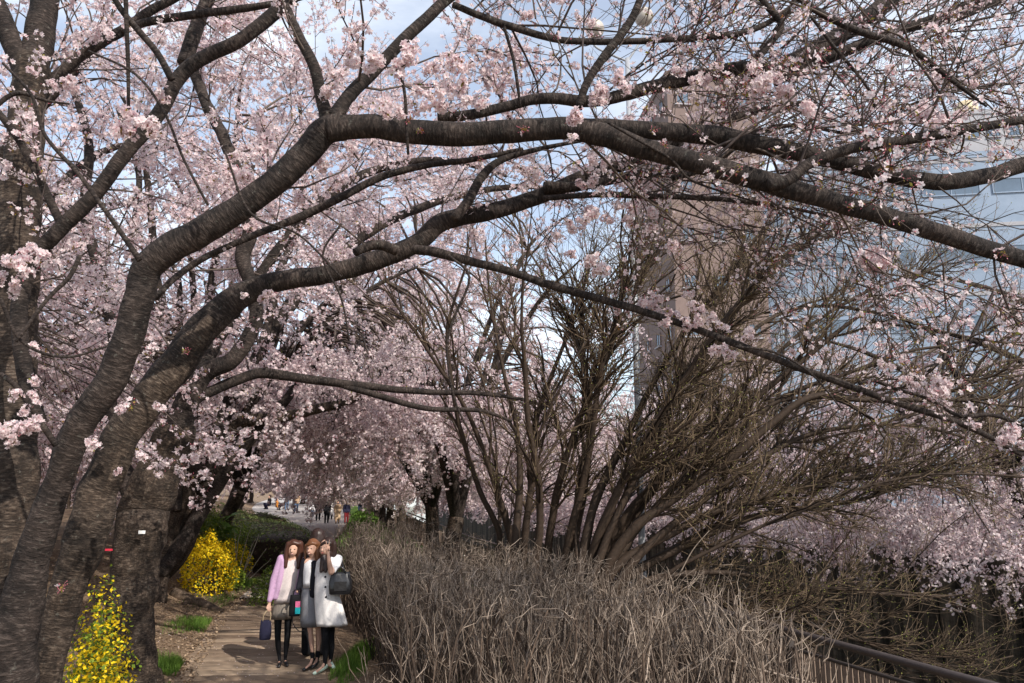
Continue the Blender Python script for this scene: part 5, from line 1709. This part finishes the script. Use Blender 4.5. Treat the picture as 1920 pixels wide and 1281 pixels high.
class Pose:
    """turns positions measured in an enlarged cut of the photo into the person's own metres"""

    def __init__(self, ox, oy):
        self.ox, self.oy = ox, oy
        px, py = 470 + ox / 4.4, 990 + oy / 4.4
        self.base = on_level(px, py, 0.004)
        self.k = px_size(px, py, self.base[1]) / 4.4
        self.rz = math.atan2(-self.base[0], self.base[1])

    def __call__(self, x, y, d=0.0):
        return np.array([(x - self.ox) * self.k, d, (self.oy - y) * self.k])

    def caps(self, lst):
        out = []
        for a, ra, b_, rb in lst:
            out.append((self(*a), ra * self.k, self(*b_), rb * self.k))
        return out

    def chain(self, pts):
        """pts: (x, y, depth, r) joints of one limb"""
        return [(self(*a[:3]), a[3] * self.k, self(*b_[:3]), b_[3] * self.k) for a, b_ in zip(pts[:-1], pts[1:])]

    def rings(self, lst, depth=0.62):
        """(x0, x1, y, depth centre, depth factor)"""
        out = []
        for r in lst:
            x0, x1, y = r[:3]
            dc = r[3] if len(r) > 3 else 0
            f = r[4] if len(r) > 4 else depth
            hw = (x1 - x0) / 2 * self.k
            out.append((self((x0 + x1) / 2, y, dc), hw, hw * f))
        return out


def root_person(pose, label):
    o = thing("person", label, "person", tuple(pose.base))
    o.rotation_euler.z = pose.rz
    return o


def small(name, p, r, mat, parent, sq=(1, 1, 1)):
    a = np.linspace(-1.5, 1.5, 7)
    mb = MB().tubes(np.stack([np.zeros(7), np.zeros(7), np.sin(a)], -1), np.cos(a) + 1e-3, 8)
    o = put(name, mb.mesh(name, mat), parent, local=True)
    o.location = p
    o.scale = np.array(sq) * r
    return o


def hand(pose, wrist, knuckle, r, fingers):
    """palm and five fingers as tapered chains; positions in cut pixels"""
    c = pose.chain([(*wrist, r * 0.9), (*knuckle, r)])
    for ch in fingers:
        c += pose.chain([(*p, rr) for p, rr in zip(ch, np.linspace(r * 0.40, r * 0.30, len(ch)))])
    return c


# --- first woman: lilac cardigan
w = Pose(262, 1136)
p1 = root_person(w, "woman in lilac cardigan and beige skirt holding a navy tote, leaning towards friends")
caps = w.chain([(300, 188, 0.0, 48), (297, 228, -0.02, 38), (298, 250, -0.015, 22), (300, 290, 0.03, 22)])
caps += w.chain([(288, 214, -0.075, 8), (286, 224, -0.092, 6)])
caps += w.chain([(225, 290, 0.03, 30), (300, 290, 0.03, 36), (375, 312, 0.03, 30)])
caps += w.chain([(290, 310, 0.03, 44), (275, 420, 0.03, 40), (255, 520, 0.03, 38), (245, 620, 0.03, 40)])
caps += w.chain([(210, 290, 0.02, 30), (158, 450, 0.0, 23), (132, 625, -0.03, 15)])
caps += hand(w, (132, 630, -0.03), (132, 665, -0.035), 15, [[(122, 670, -0.05), (122, 690, -0.06), (130, 697, -0.04)], [(130, 674, -0.055), (130, 696, -0.06), (138, 700, -0.04)], [(138, 672, -0.055), (139, 694, -0.06), (146, 697, -0.04)], [(145, 668, -0.05), (147, 686, -0.055), (150, 690, -0.035)], [(120, 650, -0.045), (112, 668, -0.06), (117, 682, -0.065)]])
caps += w.chain([(385, 315, 0.02, 28), (385, 440, 0.05, 22), (345, 560, 0.04, 15), (338, 590, 0.03, 13)])
caps += w.chain([(208, 640, 0.02, 32), (208, 760, 0.0, 29), (212, 900, -0.01, 22), (220, 980, 0.02, 20), (237, 1095, 0.02, 10), (236, 1120, -0.04, 14), (234, 1126, -0.11, 11)])
caps += w.chain([(286, 640, 0.03, 32), (290, 760, 0.02, 29), (289, 900, 0.01, 22), (286, 980, 0.04, 20), (281, 1095, 0.04, 10), (290, 1118, -0.02, 14), (298, 1125, -0.08, 11)])
blob("body", caps, M["skin"], p1, 0.009)
blob("tights", w.chain([(208, 700, 0.01, 36), (208, 770, 0.0, 33), (212, 900, -0.01, 26), (220, 980, 0.02, 24), (237, 1092, 0.02, 13), (238, 1112, -0.02, 12)]) + w.chain([(286, 700, 0.02, 36), (290, 770, 0.02, 33), (289, 900, 0.01, 26), (286, 980, 0.04, 24), (281, 1092, 0.04, 13), (287, 1112, 0.0, 12)]), M["black_cloth"], p1)
for ch in ([(240, 1112, 0.03, 18), (238, 1120, -0.04, 17), (235, 1126, -0.12, 13)], [(282, 1112, 0.05, 18), (291, 1118, -0.02, 17), (300, 1125, -0.09, 13)]):
    blob("shoe", w.chain(ch), M["leather"], p1)
loft("skirt", w.rings([(172, 312, 600, 0.03, 0.72), (164, 318, 660, 0.03, 0.72), (158, 324, 720, 0.02, 0.7), (154, 328, 768, 0.02, 0.7)]), M["beige_skirt"], p1, ripple=0.035)
loft("blouse", w.rings([(258, 338, 288, 0.015, 0.6), (222, 378, 318, 0.02), (214, 372, 380, 0.015, 0.62), (206, 362, 460, 0.01), (190, 345, 540, 0.01), (176, 332, 600, 0.01), (164, 322, 642, 0.01)]), M["blouse"], p1, ripple=0.03)
card = w.chain([(222, 283, 0.03, 36), (300, 282, 0.07, 34), (378, 308, 0.03, 34)])
card += w.chain([(208, 285, 0.02, 36), (156, 450, 0.0, 30), (132, 612, -0.03, 22)]) + w.chain([(388, 312, 0.02, 34), (388, 440, 0.05, 28), (350, 548, 0.04, 20)])
card += w.chain([(222, 300, 0.0, 30), (206, 440, -0.015, 30), (180, 590, -0.02, 26)]) + w.chain([(374, 320, -0.01, 26), (368, 440, -0.02, 26), (344, 590, -0.025, 22)])
card += w.chain([(290, 310, 0.085, 60), (275, 430, 0.085, 58), (255, 590, 0.085, 58)])
blob("cardigan", card, M["lilac"], p1)
hr = w.chain([(305, 178, 0.03, 55), (310, 220, 0.06, 54), (312, 300, 0.07, 44)]) + w.chain([(262, 165, -0.02, 26), (248, 240, -0.02, 24), (246, 345, -0.04, 16)]) + w.chain([(352, 165, -0.01, 32), (358, 240, 0.0, 34), (348, 355, -0.04, 18)])
hr += w.chain([(272, 172, -0.035, 20), (300, 152, -0.048, 20), (338, 165, -0.035, 24)])
blob("hair", hr, M["hair_red"], p1)
for x in (281, 312):
    small("eye", w(x, 205, -0.072), 6 * w.k, M["eye"], p1, (1.2, 0.5, 0.6))
small("mouth", w(293, 243, -0.072), 9 * w.k, M["lip"], p1, (1.3, 0.5, 0.5))
small("teeth", w(293, 242, -0.077), 6 * w.k, M["tooth"], p1, (1.3, 0.4, 0.35))


# tote
def bag_at(pose, name, label, x, y, wd, hg, dpt, mat, d=0.0, taper=0.85, folds=0.05):
    base = pose(x, y, d)
    c, s = math.cos(pose.rz), math.sin(pose.rz)
    wp = pose.base + np.array([base[0] * c - base[1] * s, base[0] * s + base[1] * c, base[2]])
    o = thing(name, label, "bag", tuple(wp))
    o.rotation_euler.z = pose.rz
    W, Hh = wd * pose.k / 2, hg * pose.k
    n = 28
    a = np.arange(n) * 2 * math.pi / n
    sq = lambda v, e: np.sign(v) * np.abs(v) ** e
    rings = []
    for t, sc_, dd in ((0, 0.86, 0.9), (0.03, 0.98, 1.0), (0.3, 1.03, 1.05), (0.6, 0.98, 0.85), (0.9, taper, 0.5), (1.0, taper * 0.97, 0.35)):
        rp = 1 + folds * np.sin(7 * a + t * 3) * (0.3 + t)
        rings.append(np.stack([sq(np.cos(a), 0.55) * W * sc_ * rp, sq(np.sin(a), 0.6) * dpt * dd * rp, np.full(n, (t - 0.5) * Hh)], -1))
    V = np.concatenate(rings + [np.array([[0, 0, -Hh / 2], [0, 0, Hh * 0.46]])])
    i = np.arange(5)[:, None] * n
    s_ = np.arange(n)[None]
    q = np.stack([i + s_, i + (s_ + 1) % n, i + n + (s_ + 1) % n, i + n + s_], -1)
    mb = MB().add(V, q, np.concatenate([np.stack([(np.arange(n) + 1) % n, np.arange(n), np.full(n, 6 * n)], -1), np.stack([5 * n + np.arange(n), 5 * n + (np.arange(n) + 1) % n, np.full(n, 6 * n + 1)], -1)]))
    put("bag_body", mb.mesh("bag_body", mat), o, local=True)
    return o, W, Hh


def strap(root, name, pts, r, mat):
    P, _ = spline(pts, np.zeros(len(pts)), 0.02)
    put(name, MB().tubes(P, np.full(len(P), r), 7).mesh(name, mat), root, local=True)


tote, W, Hh = bag_at(w, "tote_bag", "navy canvas tote with straw handles hanging from the hand of the woman in lilac", 113, 842, 92, 152, 0.05, M["navy"], -0.05)
for dy in (-0.02, 0.02):
    strap(tote, "handle", [(-W * 0.55, dy, Hh * 0.45), (-W * 0.35, dy, Hh * 0.45 + 0.09), (0.028, dy * 0.3, Hh * 0.45 + 0.135), (W * 0.75, dy, Hh * 0.45 + 0.07), (W * 0.7, dy, Hh * 0.45)], 0.006, M["straw"])

# --- second woman: dark jacket, grey skirt
w = Pose(500, 1162)
p2 = root_person(w, "woman with ginger brown hair in black denim jacket and grey skirt, standing in the middle")
caps = w.chain([(462, 182, 0.0, 47), (452, 222, -0.02, 36), (462, 248, -0.01, 22), (468, 290, 0.03, 22)])
caps += w.chain([(436, 212, -0.075, 8), (432, 221, -0.09, 6)])
caps += w.chain([(415, 305, 0.03, 28), (465, 300, 0.03, 34), (520, 312, 0.03, 28)])
caps += w.chain([(462, 320, 0.03, 42), (460, 430, 0.03, 38), (458, 520, 0.03, 38), (458, 620, 0.03, 40)])
caps += w.chain([(408, 310, 0.03, 26), (385, 430, 0.06, 21), (362, 520, 0.0, 14), (358, 548, -0.02, 12)])
caps += w.chain([(525, 318, 0.03, 26), (530, 430, 0.06, 21), (520, 540, 0.06, 14), (518, 570, 0.06, 12)])
caps += w.chain([(434, 640, 0.03, 34), (464, 780, 0.0, 28), (482, 880, 0.0, 21), (492, 950, 0.02, 22), (508, 1075, 0.02, 12), (490, 1122, -0.04, 13), (452, 1142, -0.12, 11)])
caps += w.chain([(490, 640, 0.06, 34), (528, 780, 0.07, 28), (546, 890, 0.07, 21), (552, 960, 0.09, 22), (548, 1075, 0.09, 12), (535, 1118, 0.05, 13), (512, 1138, -0.02, 11)])
blob("body", caps, M["skin"], p2, 0.009)
for ch in ([(502, 1045, 0.02, 20), (508, 1088, 0.02, 19), (498, 1112, 0.0, 18)], [(546, 1045, 0.09, 20), (546, 1088, 0.09, 19), (538, 1112, 0.07, 18)]):
    blob("sock", w.chain(ch), M["black_cloth"], p2)
for ch in ([(508, 1128, 0.03, 20), (486, 1138, -0.04, 20), (442, 1148, -0.13, 15)], [(545, 1126, 0.09, 20), (532, 1134, 0.04, 20), (508, 1146, -0.04, 15)]):
    blob("shoe", w.chain(ch), M["leather"], p2)
loft("skirt", w.rings([(398, 505, 505, 0.03, 0.8), (390, 520, 580, 0.03, 0.75), (388, 540, 680, 0.03, 0.72), (392, 556, 770, 0.03, 0.7), (398, 565, 832, 0.03, 0.7)]), M["grey_skirt"], p2, ripple=0.02)
loft("top", w.rings([(430, 492, 292, 0.015, 0.7), (402, 520, 325, 0.015, 0.8), (398, 518, 400, 0.01, 0.85), (400, 510, 470, 0.01, 0.85), (402, 506, 518, 0.01, 0.85)]), M["white_cloth"], p2, ripple=0.02)
jk = w.chain([(412, 304, 0.04, 34), (465, 300, 0.07, 36), (522, 312, 0.04, 32)]) + w.chain([(404, 312, 0.04, 32), (384, 430, 0.06, 27), (362, 520, 0.0, 19)]) + w.chain([(526, 320, 0.03, 32), (530, 430, 0.06, 27), (520, 545, 0.06, 19)])
jk += w.chain([(484, 325, -0.03, 30), (482, 450, -0.045, 30), (484, 572, -0.03, 28)]) + w.chain([(404, 325, 0.03, 16), (396, 440, 0.03, 14), (396, 540, 0.03, 14)]) + w.chain([(462, 330, 0.09, 56), (460, 450, 0.09, 54), (460, 560, 0.09, 52)])
blob("jacket", jk, M["denim"], p2)
for zy in (355, 410, 470, 530):
    small("button", w(462, zy, -0.062), 5 * w.k, M["straw"], p2, (1, 0.5, 1))
hr = w.chain([(468, 170, 0.03, 54), (478, 220, 0.06, 54), (480, 262, 0.07, 44)]) + w.chain([(508, 170, 0.0, 28), (514, 235, -0.01, 30), (508, 282, -0.02, 22)]) + w.chain([(430, 168, -0.035, 18), (458, 154, -0.048, 20), (492, 165, -0.03, 22)]) + w.chain([(412, 180, 0.02, 16), (412, 240, 0.02, 14), (408, 282, 0.01, 10)])
blob("hair", hr, M["hair_ginger"], p2)
for x in (430, 456):
    small("eye", w(x, 198, -0.070), 6 * w.k, M["eye"], p2, (1.2, 0.5, 0.6))
small("mouth", w(440, 238, -0.070), 8 * w.k, M["lip"], p2, (1.4, 0.5, 0.5))
small("teeth", w(440, 237, -0.075), 5 * w.k, M["tooth"], p2, (1.4, 0.4, 0.4))

sb_, W, Hh = bag_at(w, "shoulder_bag", "black shoulder bag with a pink and teal print between the first two women", 346, 650, 92, 165, 0.05, M["black_cloth"], -0.07)
put("print", MB().box([0.035, -0.060, 0.02], [0.058, 0.012, 0.07]).mesh("print", M["pinkp"], False), sb_, local=True, label="pink half of the print")
put("print", MB().box([0.037, -0.062, -0.055], [0.062, 0.012, 0.078]).mesh("print", M["teal"], False), sb_, local=True, label="teal half of the print")
strap(sb_, "handle", [(-W * 0.5, 0, Hh * 0.4), (-W * 0.2, 0.03, Hh * 0.5 + 0.05), (W * 0.5, 0.03, Hh * 0.5 + 0.06), (W * 0.8, 0, Hh * 0.4)], 0.008, M["black_cloth"])
strap(sb_, "strap", [(-W * 0.5, 0, -Hh * 0.45), (-W * 0.1, -0.02, -Hh * 0.5 - 0.10), (W * 1.0, -0.02, -Hh * 0.5 - 0.185), (W * 1.9, -0.02, -Hh * 0.5 - 0.17)], 0.006, M["black_cloth"])

# --- third woman: off white coat, hand raised
w = Pose(610, 1182)
p3 = root_person(w, "woman in a buttoned off white coat making a V sign with her raised hand")
caps = w.chain([(578, 172, 0.0, 48), (562, 216, -0.02, 37), (580, 245, 0.0, 22), (592, 290, 0.03, 23)])
caps += w.chain([(544, 206, -0.07, 8), (540, 215, -0.085, 6)])
caps += w.chain([(545, 310, 0.04, 30), (600, 295, 0.04, 36), (672, 290, 0.04, 32)])
caps += w.chain([(600, 320, 0.04, 46), (595, 430, 0.04, 42), (600, 520, 0.04, 42), (610, 640, 0.04, 46)])
caps += w.chain([(682, 290, 0.03, 30), (660, 350, -0.05, 27), (628, 388, -0.13, 24), (610, 300, -0.17, 19), (600, 245, -0.175, 14)])
caps += hand(w, (599, 240, -0.175), (592, 200, -0.175), 15, [[(586, 190, -0.18), (582, 160, -0.185), (576, 132, -0.18)], [(597, 190, -0.18), (601, 158, -0.185), (605, 124, -0.18)], [(602, 196, -0.185), (604, 182, -0.21), (600, 196, -0.215)], [(607, 204, -0.18), (609, 192, -0.205), (604, 206, -0.21)], [(586, 216, -0.185), (578, 200, -0.205), (588, 192, -0.215)]])
caps += w.chain([(535, 320, 0.06, 28), (520, 430, 0.10, 23), (530, 540, 0.08, 16), (532, 570, 0.08, 13)])
caps += w.chain([(590, 640, 0.03, 50), (602, 800, 0.02, 40), (606, 930, 0.02, 28), (612, 1010, 0.05, 27), (610, 1120, 0.04, 13), (590, 1148, -0.03, 14), (545, 1166, -0.13, 12)])
caps += w.chain([(640, 640, 0.07, 50), (640, 800, 0.09, 40), (648, 930, 0.09, 28), (655, 1010, 0.12, 27), (656, 1105, 0.11, 13), (640, 1135, 0.05, 14), (668, 1146, 0.0, 12)])
blob("body", caps, M["skin"], p3, 0.009)
blob("tights", w.chain([(596, 740, 0.03, 50), (602, 800, 0.02, 44), (606, 930, 0.02, 32), (612, 1010, 0.05, 31), (610, 1120, 0.04, 17), (600, 1142, 0.0, 15)]) + w.chain([(636, 740, 0.08, 50), (640, 800, 0.09, 44), (648, 930, 0.09, 32), (655, 1010, 0.12, 31), (656, 1105, 0.11, 17), (650, 1128, 0.08, 15)]), M["black_cloth"], p3)
for ch in ([(618, 1152, 0.05, 20), (585, 1162, -0.04, 19), (528, 1174, -0.15, 14)], [(655, 1136, 0.12, 19), (664, 1142, 0.06, 18), (682, 1152, -0.04, 14)]):
    blob("shoe", w.chain(ch), M["mint"], p3)
sh = w.chain([(548, 312, 0.04, 36), (600, 297, 0.04, 42), (672, 290, 0.04, 38)]) + w.chain([(684, 292, 0.03, 38), (664, 350, -0.045, 35), (650, 372, -0.08, 33)]) + w.chain([(600, 320, 0.045, 68), (598, 380, 0.045, 66)]) + w.chain([(536, 322, 0.06, 34), (522, 420, 0.09, 30)])
blob("shirt", sh, M["white_cloth"], p3)
loft("coat", w.rings([(540, 652, 318, 0.035, 0.75), (514, 660, 372, 0.03, 0.78), (500, 668, 450, 0.02, 0.75), (498, 692, 550, 0.02, 0.72), (504, 726, 640, 0.02, 0.7), (514, 756, 730, 0.02, 0.68), (524, 778, 800, 0.02, 0.66), (530, 784, 826, 0.02, 0.66)]), M["coat_white"], p3, n=60, ripple=0.04, nrip=8)
for x, y in ((583, 428), (588, 508), (596, 587)):
    hw = np.interp(y, [372, 450, 550, 640], [73, 84, 97, 111]) * w.k
    small("button", w(x, y, 0.02 - hw * 0.745), 9 * w.k, M["black_cloth"], p3, (1, 0.5, 1))
hr = w.chain([(598, 160, 0.03, 56), (610, 210, 0.06, 56), (612, 280, 0.07, 46)]) + w.chain([(640, 165, 0.02, 28), (648, 225, 0.03, 28), (645, 275, 0.02, 22)]) + w.chain([(546, 168, -0.03, 18), (576, 150, -0.045, 20), (610, 160, -0.03, 24)]) + w.chain([(560, 245, 0.0, 24), (556, 310, -0.06, 24), (546, 380, -0.09, 15)]) + w.chain([(600, 250, -0.01, 26), (592, 320, -0.06, 26), (585, 380, -0.10, 16)])
blob("hair", hr, M["hair_dark"], p3)
for x in (540, 566):
    small("eye", w(x, 192, -0.066), 6 * w.k, M["eye"], p3, (1.2, 0.5, 0.6))
small("mouth", w(552, 234, -0.066), 8 * w.k, M["lip"], p3, (1.3, 0.5, 0.5))
hb, W, Hh = bag_at(w, "handbag", "large black leather handbag hanging from the shoulder of the woman in the white coat", 708, 478, 182, 178, 0.075, M["leather"], -0.10, 0.8, 0.09)
strap(hb, "strap", [(-W * 0.55, 0.0, Hh * 0.42), (-W * 0.45, 0.06, Hh * 0.5 + 0.10), (-W * 0.35, 0.14, Hh * 0.5 + 0.185), (0.0, 0.18, Hh * 0.5 + 0.13), (W * 0.35, 0.05, Hh * 0.42)], 0.010, M["leather"])
for dy in (-0.03, 0.03):
    strap(hb, "handle", [(-W * 0.45, dy, Hh * 0.42), (-W * 0.2, dy, Hh * 0.5 + 0.05), (W * 0.2, dy, Hh * 0.5 + 0.05), (W * 0.45, dy, Hh * 0.42)], 0.008, M["leather"])
put("front_pocket", MB().box([0.0, -0.078, -0.03], [W * 1.1, 0.016, Hh * 0.42]).mesh("front_pocket", M["leather"], False), hb, local=True)


# --- people further away, by the same proportions
def simple_person(label, px, py, hpx, hair, top, legs, z=0.004, stride=0.12, face=0.0, coat_len=0.55, coat_w=0.20, bag=None, voxel=0.022, pose="stand", longhair=False, arms=0.0):
    base = on_level(px, py, z)
    H = hpx * px_size(px, py, base[1])
    s = H / 1.65
    o = thing("person", label, "person", tuple(base))
    o.rotation_euler.z = math.atan2(-base[0], base[1]) + face
    q = lambda x, y, zz: (np.array([x, y, zz]) * s)
    ch = lambda pts: [(q(*a[:3]), a[3] * s, q(*b_[:3]), b_[3] * s) for a, b_ in zip(pts[:-1], pts[1:])]
    if pose == "crouch":
        dz = -0.55
        leg1 = ch([(-0.09, 0, 0.34, 0.085), (-0.12, -0.34, 0.42, 0.062), (-0.11, -0.22, 0.06, 0.04), (-0.11, -0.34, 0.035, 0.033)])
        leg2 = ch([(0.09, 0, 0.34, 0.085), (0.13, -0.30, 0.40, 0.062), (0.12, -0.16, 0.06, 0.04), (0.12, -0.28, 0.035, 0.033)])
    else:
        dz = 0
        leg1 = ch([(-0.085, 0, 0.82, 0.085), (-0.09, -stride * 0.5, 0.45, 0.056), (-0.09, -stride, 0.08, 0.038), (-0.09, -stride - 0.13, 0.03, 0.032)])
        leg2 = ch([(0.085, 0, 0.82, 0.085), (0.09, stride * 0.4, 0.45, 0.056), (0.09, stride, 0.08, 0.038), (0.09, stride - 0.13, 0.03, 0.032)])
    hz = 1.55 + dz
    head = ch([(0, 0.0, hz, 0.085), (0, -0.02, hz - 0.08, 0.068), (0, 0.01, hz - 0.16, 0.045), (0, 0.02, 1.32 + dz, 0.045)]) + ch([(0, -0.085, hz - 0.04, 0.016), (0, -0.1, hz - 0.055, 0.012)])
    tor = ch([(-0.15, 0.02, 1.31 + dz, 0.055), (0.15, 0.02, 1.31 + dz, 0.055)]) + ch([(0, 0.02, 1.25 + dz, 0.12), (0, 0.02, 1.05 + dz, 0.105), (0, 0.02, 0.86 + dz if dz == 0 else 0.40, 0.125)])
    a1 = [(-0.18, 0.02, 1.30 + dz, 0.048), (-0.23, 0.0, 1.05 + dz, 0.038), (-0.2 + arms * 0.1, -0.10 - arms * 0.15, 0.82 + dz + arms * 0.3, 0.028), (-0.2 + arms * 0.12, -0.14 - arms * 0.2, 0.75 + dz + arms * 0.36, 0.025)]
    a2 = [(0.18, 0.02, 1.30 + dz, 0.048), (0.23, 0.0, 1.05 + dz, 0.038), (0.2 - arms * 0.1, -0.10 - arms * 0.15, 0.82 + dz + arms * 0.3, 0.028), (0.2 - arms * 0.12, -0.14 - arms * 0.2, 0.75 + dz + arms * 0.36, 0.025)]
    blob("body", head + tor + leg1 + leg2 + ch(a1) + ch(a2), M["skin"], o, voxel)
    fat = lambda c, k: [(a, ra + k * s, b_, rb + k * s) for a, ra, b_, rb in c]
    blob("trousers", fat(leg1[:2] + leg2[:2], 0.022), M[legs], o, voxel)
    for lg in (leg1, leg2):
        blob("shoe", fat(lg[2:], 0.014), M["black_cloth"], o, voxel)
    coat = fat(tor + ch(a1[:3]) + ch(a2[:3]), 0.028)
    if dz == 0 and coat_len > 0.3:
        coat += ch([(-0.06, 0.02, 0.9, 0.13), (-0.08, 0.0, 1.25 - coat_len, coat_w * 0.72)]) + ch([(0.06, 0.02, 0.9, 0.13), (0.08, 0.0, 1.25 - coat_len, coat_w * 0.72)])
    blob("coat" if coat_len > 0.5 else "top", coat, M[top], o, voxel)
    hc = ch([(0, 0.025, hz + 0.03, 0.098), (0, 0.05, hz - 0.05, 0.085)])
    if longhair:
        hc += ch([(-0.06, 0.04, hz, 0.05), (-0.07, 0.04, hz - 0.25, 0.04)]) + ch([(0.06, 0.04, hz, 0.05), (0.07, 0.04, hz - 0.25, 0.04)])
    blob("hair", hc, M[hair], o, voxel)
    if bag:
        mb = MB()
        capsule(mb, q(0.28, -0.02, 0.62), 0.10 * s, q(0.28, -0.02, 0.78), 0.085 * s, 12)
        bb = put("bag", mb.mesh("bag", M[bag]), None)
        bb.location, bb.rotation_euler = o.location, o.rotation_euler
        tag(bb, "pale bag carried by the " + label.split(" with ")[0].split(" in ")[0] + " far along the path", "bag")
    return o


w = Pose(470, 1128)
bp_ = w.base + np.array([0.02, 0.62, 0])
sp = simple_person("dark haired person with an orange hair ornament half hidden behind the three women", 470 + 512 / 4.4, 1232, 232, "hair_dark", "black_cloth", "black_cloth", voxel=0.014, longhair=True, stride=0.03, face=2.9)
small("hair_ornament", np.array([0.06, 0.10, 1.50]), 0.035, M["orange"], sp)
FAR_PEOPLE = [
    ("child in a white top beside the strolling group", 585, 970, 27, "hair_dark", "white_cloth", "jeans", dict(coat_len=0.3)),
    ("man in an open black jacket over a white shirt leaning forward", 596, 976, 48, "hair_dark", "black_cloth", "black_cloth", dict(coat_len=0.3, stride=0.25)),
    ("woman with a white bag in a dark coat walking towards the camera", 612, 981, 46, "hair_dark", "black_cloth", "black_cloth", dict(coat_len=0.55, bag="white_cloth", longhair=True)),
    ("person in a pale coat walking behind the woman with the white bag", 619, 974, 46, "hair_red", "coat_white", "black_cloth", dict(coat_len=0.6)),
    ("person in a long camel coat standing by the end of the bare hedge", 632, 982, 42, "hair_dark", "camel", "beige_coat", dict(coat_len=0.85, coat_w=0.24)),
    ("person in a navy top and dark red trousers next to the camel coat", 649, 982, 42, "hair_dark", "navy", "maroon", dict(coat_len=0.35)),
    ("woman in a black top and blue jeans walking away on the far path", 537, 957, 37, "hair_dark", "black_cloth", "jeans", dict(coat_len=0.3, arms=1.0, face=3.14)),
    ("woman in a beige coat walking away on the far path", 555, 960, 39, "hair_dark", "beige_coat", "jeans", dict(coat_len=0.5, face=3.1, longhair=True)),
    ("person in a dark jacket crouching beside the green hedge", 504, 955, 40, "hair_dark", "black_cloth", "navy", dict(pose="crouch", face=-1.2)),
    ("person in an orange brown top crouching low beside the green hedge", 519, 957, 34, "hair_red", "orange", "black_cloth", dict(pose="crouch", face=1.4)),
    ("person in a dark coat strolling near the canal trees", 675, 965, 40, "hair_dark", "black_cloth", "jeans", dict(coat_len=0.5)),
]
for lab, x, y, hp, ha, to, le, kw in FAR_PEOPLE:
    simple_person(lab, x, y, hp, ha, to, le, **kw)
